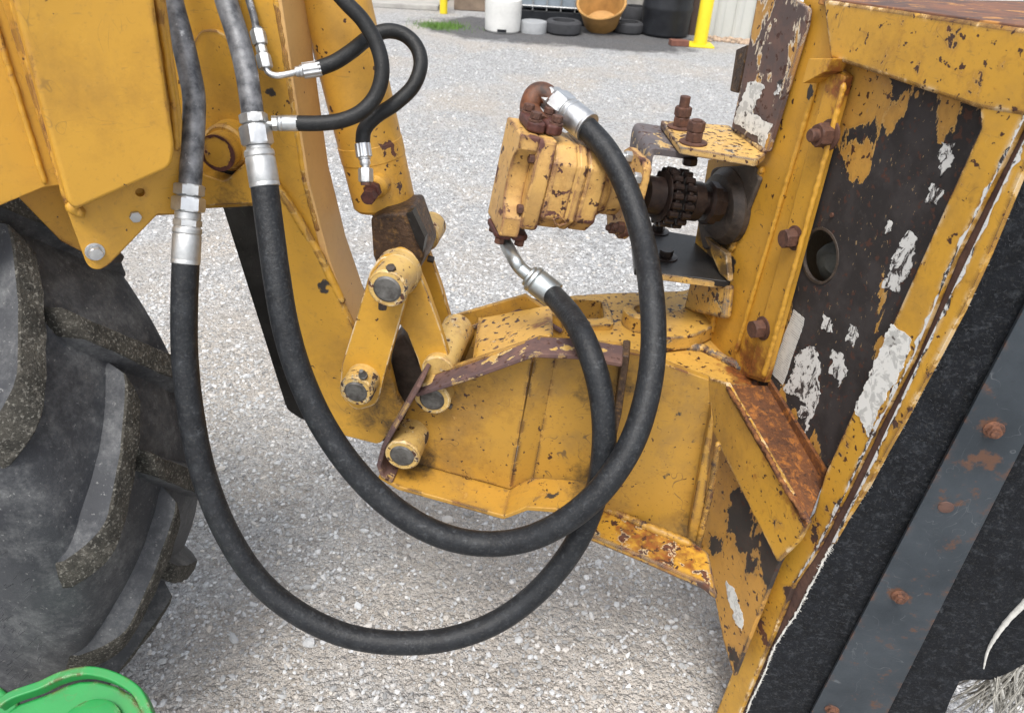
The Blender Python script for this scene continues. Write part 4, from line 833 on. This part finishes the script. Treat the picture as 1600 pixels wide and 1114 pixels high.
GH = 'thick black hydraulic hoses looping to the motor'
# left steel tube and the hose that runs low and up to the lower port
t1 = thing('hydraulic_tube', P(297, 300, 1.06), 'weathered grey steel tube dropping in front of the boom edge', 'pipe', 'bare steel hydraulic tubes along the boom')
p_ = line([(205, -320, .99), (232, -170, 1.015), (262, -40, 1.035), (268, 0, 1.04), (284, 60, 1.045), (296, 112, 1.05), (303, 152, 1.055), (303, 190, 1.06), (300, 240, 1.06), (297, 292, 1.065)])
MB().tube(smooth(p_, 8), .0152, 28).build('tube', m_tube, t1)
h1 = thing('hydraulic_hose', P(620, 1000, 1.2), 'thick black hose hanging lowest, ending at the lower motor port', 'hose', GH)
d_ = (P(290, 412, 1.08) - P(296, 288, 1.064))
U = d_.length
q_ = fit(h1, P(296, 288, 1.064), d_, [('hex', .0205, U * .14, 'nut', m_zincdull), ('cyl', .0165, U * .02, 'sleeve', m_zincdull), ('hex', .0225, U * .18, 'nut', m_zinc), ('cyl', .0175, U * .10, 'sleeve', m_zincdull), ('hex', .0192, U * .09, 'nut', m_zincdull), ('ferrule', .0195, U * .47, 'ferrule', m_zincdull)])
f2a, f2b = P(866, 462, 1.285), P(826, 430, 1.29)
hp = [q_ - d_.normalized() * .01] + line([(288, 480, 1.09), (289, 560, 1.105), (299, 650, 1.12), (318, 740, 1.14), (352, 828, 1.16), (402, 905, 1.18), (466, 958, 1.195), (540, 992, 1.205), (620, 1004, 1.21), (700, 998, 1.215), (778, 970, 1.225), (846, 918, 1.22), (900, 848, 1.20), (932, 770, 1.17), (944, 690, 1.14), (938, 610, 1.13), (917, 540, 1.14), (892, 494, 1.20)]) + [f2a.lerp(f2b, .1)]
MB().tube(smooth(hp, 10), .0184, 28).build('hose', m_hose, h1)
fit(h1, f2b, f2a - f2b, [('cyl', .0190, .006, 'sleeve', m_tubenew), ('ferrule', .0232, (f2a - f2b).length - .006, 'ferrule', m_tubenew)])
tp_ = [pl_ - MU * .008, pl_ - MU * .028, P(803, 404, 1.295), P(814, 420, 1.292), f2b.lerp(f2a, .15)]
MB().tube(smooth(tp_, 8), .0118, 24).build('bent_tube', m_tubenew, h1)
# right steel tube and the upper hose
t2 = thing('hydraulic_tube', P(396, 180, 1.07), 'weathered grey steel tube dropping in front of the rounded stiffener', 'pipe', 'bare steel hydraulic tubes along the boom')
p_ = line([(280, -320, .99), (312, -170, 1.015), (344, -40, 1.04), (353, 0, 1.045), (372, 60, 1.05), (384, 108, 1.055), (391, 150, 1.06), (395, 180, 1.065)])
MB().tube(smooth(p_, 8), .0152, 28).build('tube', m_tube, t2)
h2 = thing('hydraulic_hose', P(740, 850, 1.17), 'thick black hose crossing over the lower one to the rusty elbow', 'hose', GH)
s_ = P(395, 178, 1.064); d_ = P(414, 292, 1.08) - s_; U = d_.length
q_ = fit(h2, s_, d_, [('hex', .0195, U * .13, 'nut', m_zincdull), ('cyl', .015, U * .03, 'sleeve', m_zincdull), ('hex', .0222, U * .27, 'nut', m_zinc), ('cyl', .0165, U * .06, 'sleeve', m_zincdull), ('ferrule', .0208, U * .51, 'ferrule', m_zincdull)])
fa, fb = P(866, 158, 1.298), P(916, 198, 1.268)
hp = [q_ - d_.normalized() * .01] + line([(421, 350, 1.085), (432, 430, 1.09), (446, 510, 1.10), (470, 590, 1.115), (508, 670, 1.13), (560, 742, 1.145), (620, 798, 1.155), (684, 834, 1.16), (750, 849, 1.165), (818, 843, 1.15), (882, 814, 1.13), (938, 766, 1.115), (984, 698, 1.115), (1010, 622, 1.125), (1021, 540, 1.14), (1017, 450, 1.17), (1002, 366, 1.22), (978, 292, 1.24), (948, 236, 1.255)]) + [fb.lerp(fa, .12)]
MB().tube(smooth(hp, 10), .0193, 28).build('hose', m_hose, h2)
dd = fb - fa; U = dd.length
fit(h2, fa - dd * .16, dd, [('hex', .0225, U * .16, 'nut', m_zincdull), ('cyl', .019, U * .04, 'sleeve', m_zinc), ('hex', .0262, U * .36, 'nut', m_zinc), ('cyl', .0225, U * .05, 'sleeve', m_zincdull), ('ferrule', .0252, U * .60, 'ferrule', m_zinc)])
# small hoses of the cylinder
GS = 'thin black hoses feeding the cylinder'
t3 = thing('hydraulic_tube', P(403, 45, 1.07), 'thin grey steel tube ending in small hex fittings above the elbow', 'pipe')
MB().tube(smooth(line([(316, -320, 1.0), (348, -170, 1.035), (380, -40, 1.06), (389, 0, 1.065), (397, 28, 1.07), (401, 48, 1.07)]), 6), .0052, 16).build('tube', m_tube, t3)
h3 = thing('hydraulic_hose', P(567, 250, 1.13), 'thin black hose arching wide over to the cylinder port', 'hose', GS)
s_ = P(401, 44, 1.07); d_ = P(416, 110, 1.075) - s_; U = d_.length
q_ = fit(h3, s_, d_, [('cyl', .0075, U * .06, 'sleeve', m_tube), ('hex', .0108, U * .34, 'nut', m_zincdull), ('cyl', .007, U * .03, 'sleeve', m_zincdull), ('hex', .0078, U * .17, 'nut', m_zincdull), ('cyl', .007, U * .03, 'sleeve', m_zincdull), ('hex', .0105, U * .33, 'nut', m_zincdull)])
MB().tube(smooth([q_ - d_.normalized() * .004, P(419, 113, 1.076), P(428, 118, 1.078), P(440, 118, 1.08), P(464, 113, 1.085)], 8), .0046, 16).build('elbow_tube', m_zinc, h3)
fs, fe = P(462, 113, 1.085), P(502, 107, 1.09)
fit(h3, fs, fe - fs, [('cyl', .0075, .006, 'sleeve', m_zinc), ('flute', .0112, (fe - fs).length - .006, 'ferrule', m_zinc)])
ps, pe = P(566, 222, 1.135), P(571, 258, 1.14)
MB().tube(smooth([fe - (fe - fs).normalized() * .005] + line([(524, 97, 1.095), (550, 80, 1.105), (576, 60, 1.12), (604, 49, 1.125), (632, 55, 1.13), (652, 76, 1.13), (657, 104, 1.13), (645, 136, 1.13), (618, 162, 1.13), (588, 182, 1.13), (570, 202, 1.133)]) + [ps + (pe - ps) * .08], 10), .0108, 22).build('hose', m_smallhose, h3)
fit(h3, pe, ps - pe, [('cyl', .0078, .008, 'sleeve', m_zinc), ('flute', .0118, (pe - ps).length - .010, 'ferrule', m_zinc)])
fit(h3, P(572, 290, 1.145), pe - P(572, 290, 1.145), [('cyl', .008, .005, 'sleeve', m_bolt), ('hex', .0112, .020, 'nut', m_zincdull), ('cyl', .006, .010, 'sleeve', m_zinc)])
h4 = thing('hydraulic_hose', P(465, 193, 1.08), 'thin black hose bending in front of the cylinder to the large nut', 'hose', GS)
fs, fe = P(424, 193, 1.075), P(466, 193, 1.085); dd = fe - fs
fit(h4, P(410, 194, 1.07), dd, [('cyl', .0042, .018, 'sleeve', m_zincdull)]); fit(h4, fs, dd, [('hex', .0105, dd.length * .22, 'nut', m_zincdull), ('ferrule', .0110, dd.length * .78, 'ferrule', m_zinc)])
MB().tube(smooth([fe - dd * .1] + line([(500, 193, 1.088), (536, 188, 1.09), (566, 174, 1.09), (588, 148, 1.09), (597, 112, 1.085), (590, 74, 1.08), (568, 34, 1.07), (540, 4, 1.06), (508, -34, 1.05), (440, -130, 1.03), (390, -300, 1.0)]), 10), .0108, 22).build('hose', m_smallhose, h4)

# ------------------------------------------------------------------ rubber flap with clamp bar
_e0, _e1 = on(1600, 262, H(-.002)), on(1244, 958, H(-.002)); FN = (_e1 - _e0).cross(az(106)).normalized(); FN = FN if FN.y > 0 else -FN; FP = Pl(_e0, FN)
def F(k=0): return FP.off(k)
fl = thing('rubber_flap', on(1290, 1114, F()), 'black rubber belting flap clamped under a grey steel bar', 'flap')
def sheet(parent, name, pts, pl, th, mat, amp, step=14):
    """soft sheet: a grid cut to the outline, waved a little out of its plane"""
    bm = bmesh.new(); vs = [bm.verts.new((x, y, 0)) for x, y in rounded(pts)]; bm.faces.new(vs)
    xs_ = [v.co.x for v in bm.verts]; ys_ = [v.co.y for v in bm.verts]
    for a_, lo, hi in ((0, min(xs_), max(xs_)), (1, min(ys_), max(ys_))):
        c_ = lo + step
        while c_ < hi:
            co = Vector((c_, 0, 0)) if a_ == 0 else Vector((0, c_, 0)); no = Vector((1, 0, 0)) if a_ == 0 else Vector((0, 1, 0))
            bmesh.ops.bisect_plane(bm, geom=list(bm.verts) + list(bm.edges) + list(bm.faces), plane_co=co, plane_no=no); c_ += step
    r_ = bmesh.ops.extrude_face_region(bm, geom=list(bm.faces)); back = {g_ for g_ in r_['geom'] if isinstance(g_, bmesh.types.BMVert)}
    m = MB(); bm.verts.index_update()
    vv = []
    for v in bm.verts:
        q = on(v.co.x, v.co.y, pl); wv_ = amp * mnoise.noise(q * 6) + amp * .35 * mnoise.noise(q * 19); vv.append(q + pl.n * (wv_ + (th if v in back else 0)))
    m.add(vv, [[v.index for v in f.verts] for f in bm.faces]); bm.free(); return m.build(name, mat, parent, ang=50)
left = FE
fx = left + [(1440, 1200), (1474, 1120), (1486, 1090), (1500, 1064), (1530, 1042), (1546, 1006), (1576, 966), (1606, 934), (1640, 904), (1720, 800), (1720, 150)]
sheet(fl, 'flap_sheet', fx, F(.004), .009, m_flap, .006)
# frayed white cord along the cut edge
rb = random.Random(21); fr = MB(); lp = [on(x, y, F(.001)) for x, y in left]
sm = smooth(lp, 14); fr.tube([q + Vector((rb.uniform(-1, 1), rb.uniform(-1, 1), rb.uniform(-1, 1))) * .0012 for q in sm], [.0016 * rb.uniform(.35, 1.5) for _ in sm], 6)
for i in range(900):
    j = rb.randrange(len(sm) - 1); q = sm[j].lerp(sm[j + 1], rb.random()); d = Vector((rb.uniform(-1, 1), rb.uniform(-1, .2), rb.uniform(-1, 1))).normalized() * rb.uniform(.002, .007)
    fr.tube([q, q + d * .5 + Vector((0, 0, -.001)), q + d], [.0005, .0004, .0002], 3)
tag(fr.build('frayed_edge', m_thread, fl), kind='stuff')
# fuzz of the belting
fz = MB()
for i in range(1500):
    x, y = rb.uniform(1180, 1600), rb.uniform(290, 1110)
    lx = None
    for a_, b_ in zip(left, left[1:]):
        if a_[1] <= y <= b_[1]: lx = a_[0] + (b_[0] - a_[0]) * (y - a_[1]) / (b_[1] - a_[1])
    if lx is None or x < lx + 6 or x > 1600 - (y - 480) * .53 - 6: continue
    q = on(x, y, F(-.001)); d = (RIGHT * rb.uniform(-1, 1) + DWN * rb.uniform(-1, 1)).normalized() * rb.uniform(.002, .006); k2 = (RIGHT * rb.uniform(-1, 1) + DWN * rb.uniform(-1, 1)) * .002
    q = q + FN * (.006 * mnoise.noise(q * 6) + .0021 * mnoise.noise(q * 19) + .0035)
    fz.tube([q, q + d * .5 + k2 - FN * .0008, q + d], .00016, 3)
tag(fz.build('lint', plain('grey_lint', (.07, .075, .085), .9, .2), fl), kind='stuff')
bar = plate(fl, 'clamp_bar', [(1720, 250), (1720, 470), (1602, 690), (1388, 1112), (1340, 1200), (1225, 1200), (1270, 1108), (1602, 478)], F(-.012), .0075, m_strip, bev=.0012)
for x, y in ((1553, 671), (1406, 931), (1300, 1108)):
    q = on(x, y, F(-.012)); m_ = MB(); m_.lathe(q, -FN, [(0, .0135), (.002, .0132), (.0035, .010)], 24); hexnut_mb(m_, q - FN * .003, -FN, .0098, .0065, .4); m_.lathe(q - FN * .008, -FN, [(0, .0052), (.004, .0052), (.0045, .003)], 12); m_.build('bar_bolt', m_barbolt, bar, ang=28)
MB().lathe(on(1478, 792, F(-.012)), -FN, [(0, .011), (.0015, .0105), (.0022, .007), (.0022, .001)], 20).build('rivet', m_groove, bar)
f2 = sheet(None, 'rubber_flap', [(1492, 1062), (1530, 1022), (1640, 880), (1720, 820), (1720, 960), (1608, 1032), (1580, 1048), (1548, 1060), (1512, 1058)], F(.05), .009, m_flap, .012, 10)
tag(f2, 'second black rubber flap hanging behind the clamped one', 'flap')
cord = thing('frayed_cord', on(1560, 990, F(.04)), 'white frayed cord running along the second rubber flap', 'cord', None)
MB().tube(smooth([on(x, y, F(.004)) for x, y in ((1640, 902), (1604, 938), (1577, 966), (1556, 994), (1543, 1018), (1537, 1044))], 8), [(.0062 * (1 - i / 44) + .0006) * (1 + .35 * mnoise.noise(Vector((i * .7, 0, 3)))) for i in range(41)], 10).build('strand', m_thread, cord)
for pts_ in (((1600, 1040), (1590, 1052), (1588, 1070), (1596, 1090), (1612, 1110)), ((1612, 1052), (1602, 1072), (1606, 1100)), ((1560, 1058), (1566, 1080), (1574, 1110), (1590, 1140)), ((1548, 1060), (1552, 1080), (1560, 1100))):
    MB().tube(smooth([on(x, y, F(.06)) for x, y in pts_], 6), .0028, 8).build('strand', m_thread, cord)

rb2 = random.Random(8); br_ = MB()
for i in range(420):
    x = rb2.uniform(1548, 1720); y = rb2.uniform(1030, 1075) - (x - 1548) * .12; q = on(x, y, F(.075 + rb2.uniform(-.02, .05))); d = (-UP + RIGHT * rb2.uniform(-.5, .6) + FWD * rb2.uniform(-.4, .4)).normalized(); cv = RIGHT * rb2.uniform(-.04, .04) + FWD * rb2.uniform(-.03, .03); L_ = rb2.uniform(.05, .16)
    br_.tube([q + d * (L_ * t) + cv * t * t for t in (0, .3, .6, .85, 1)], [.0013, .0013, .0012, .001, .0005], 4)
tag(br_.build('fibre_fringe', plain('grey_fibre', (.30, .29, .26), .9, .5, 40), cord), kind='stuff')
# ------------------------------------------------------------------ torn labels
def label(parent, name, pts, pl, mat, rag=1.6, holes=()):
    rr = random.Random(len(pts) * 7 + int(pts[0][0])); out = []
    n = len(pts)
    for i in range(n):
        a_, b_ = Vector(pts[i]), Vector(pts[(i + 1) % n]); k_ = max(1, int((b_ - a_).length / 2.5))
        for j in range(k_):
            q = a_.lerp(b_, j / k_); z_ = Vector((q.x, q.y, 0)); out.append((q.x + rag * (2.6 * mnoise.noise(z_ / 13) + 1.3 * mnoise.noise(z_ / 5) + rr.uniform(-.5, .5)), q.y + rag * (2.6 * mnoise.noise(z_ / 13 + Vector((0, 0, 7))) + 1.3 * mnoise.noise(z_ / 5 + Vector((0, 0, 7))) + rr.uniform(-.5, .5))))
    return MB().prism([on(x, y, pl) for x, y in out], pl.n * .0007).build(name, mat, parent)
PL = H(.0152)
kl = Mat('worn_label'); cl_ = kl.mix(kl.step(kl.noise(55, 7, .7, .4), .50, .54), (.66, .66, .63), (.45, .45, .43)); cl_ = kl.mix(kl.step(kl.noise(40, 6, .65, .6), .60, .64), cl_, (.08, .07, .065)); m_wornlabel = kl.set(cl_, .6)
km = Mat('printed_label'); ln = km.n('TexWave', {'Vector': km.pos, 'Scale': 75.0, 'Distortion': 1.5, 'Detail': 3.0}, wave_type='BANDS', bands_direction='Z').outputs[1]
cm_ = km.mix(km.math('MULTIPLY', km.math('MULTIPLY', km.step(ln, .55, .75), km.step(km.noise(90, 4), .42, .56)), .6), (.55, .55, .52), (.16, .16, .16)); m_print = km.set(cm_, .55)
label(hd, 'warning_label', [(1240, 484), (1258, 499), (1223, 602), (1204, 582)], PL, m_print, .5)
for pts_ in ([(1284, 490), (1300, 500), (1296, 520), (1282, 512)], [(1250, 545), (1272, 540), (1278, 560), (1282, 610), (1270, 650), (1256, 680), (1262, 630), (1240, 618), (1226, 610)],
             [(1300, 545), (1318, 555), (1324, 580), (1312, 606), (1298, 580)], [(1418, 360), (1432, 372), (1424, 420), (1402, 456), (1380, 450), (1392, 410)], [(1472, 222), (1490, 226), (1486, 262), (1470, 278), (1464, 262)],
             [(1456, 288), (1474, 294), (1466, 320), (1446, 316)], [(1386, 345), (1394, 350), (1386, 368), (1378, 362)], [(1252, 634), (1262, 640), (1258, 652), (1248, 648)], [(1330, 508), (1342, 520), (1334, 540), (1322, 530)]):
    label(hd, 'torn_label', pts_, PL, m_white, 2.2)
label(hd, 'column_label', [(1392, 506), (1424, 530), (1414, 568), (1372, 640), (1358, 684), (1334, 640), (1350, 606)], H(-.0112), m_wornlabel, 1.6)
label(hd, 'torn_label', [(1134, 908), (1146, 920), (1162, 970), (1160, 984), (1150, 976), (1138, 934)], H(-.0462), m_wornlabel, 1.5)
label(hd, 'decal', [(1168, 128), (1182, 126), (1192, 140), (1176, 172), (1188, 186), (1206, 196), (1194, 226), (1148, 190)], H(-.0172), m_wornlabel, 2.0)
label(hd, 'torn_label', [(1214, 130), (1222, 124), (1218, 150), (1210, 150)], H(-.0172), m_white, 1.5)

# ------------------------------------------------------------------ green casting in the corner
gn = thing('green_casting', P(110, 1114, 1.15), 'green painted casting with a rounded raised rim in front of the wheel', 'casting')
GP = Pl(P(120, 1100, 1.16), (FWD * .75 + DWN * .65).normalized())
outer = [(20, 1200), (8, 1112), (30, 1098), (70, 1084), (100, 1070), (124, 1063), (150, 1062), (180, 1070), (208, 1086), (222, 1104), (236, 1140), (236, 1200)]
MB().prism([on(x, y, GP) for x, y in outer], GP.n * .05).build('body', m_green, gn, .006, seg=3)
strip3d(gn, 'rim', smooth([on(x, y, GP) for x, y in outer[1:-1]], 5), -GP.n * .022, .014, m_green, .003)
MB().lathe(on(140, 1150, GP), -GP.n, [(0, .05), (.01, .05), (.012, .046), (.012, .02), (.004, .018)], 36).build('hub', m_green, gn)
plate(gn, 'side_arm', [(-30, 1060), (0, 1072), (28, 1098), (24, 1130), (-30, 1150)], GP.off(.03), .03, m_green, bev=.006)
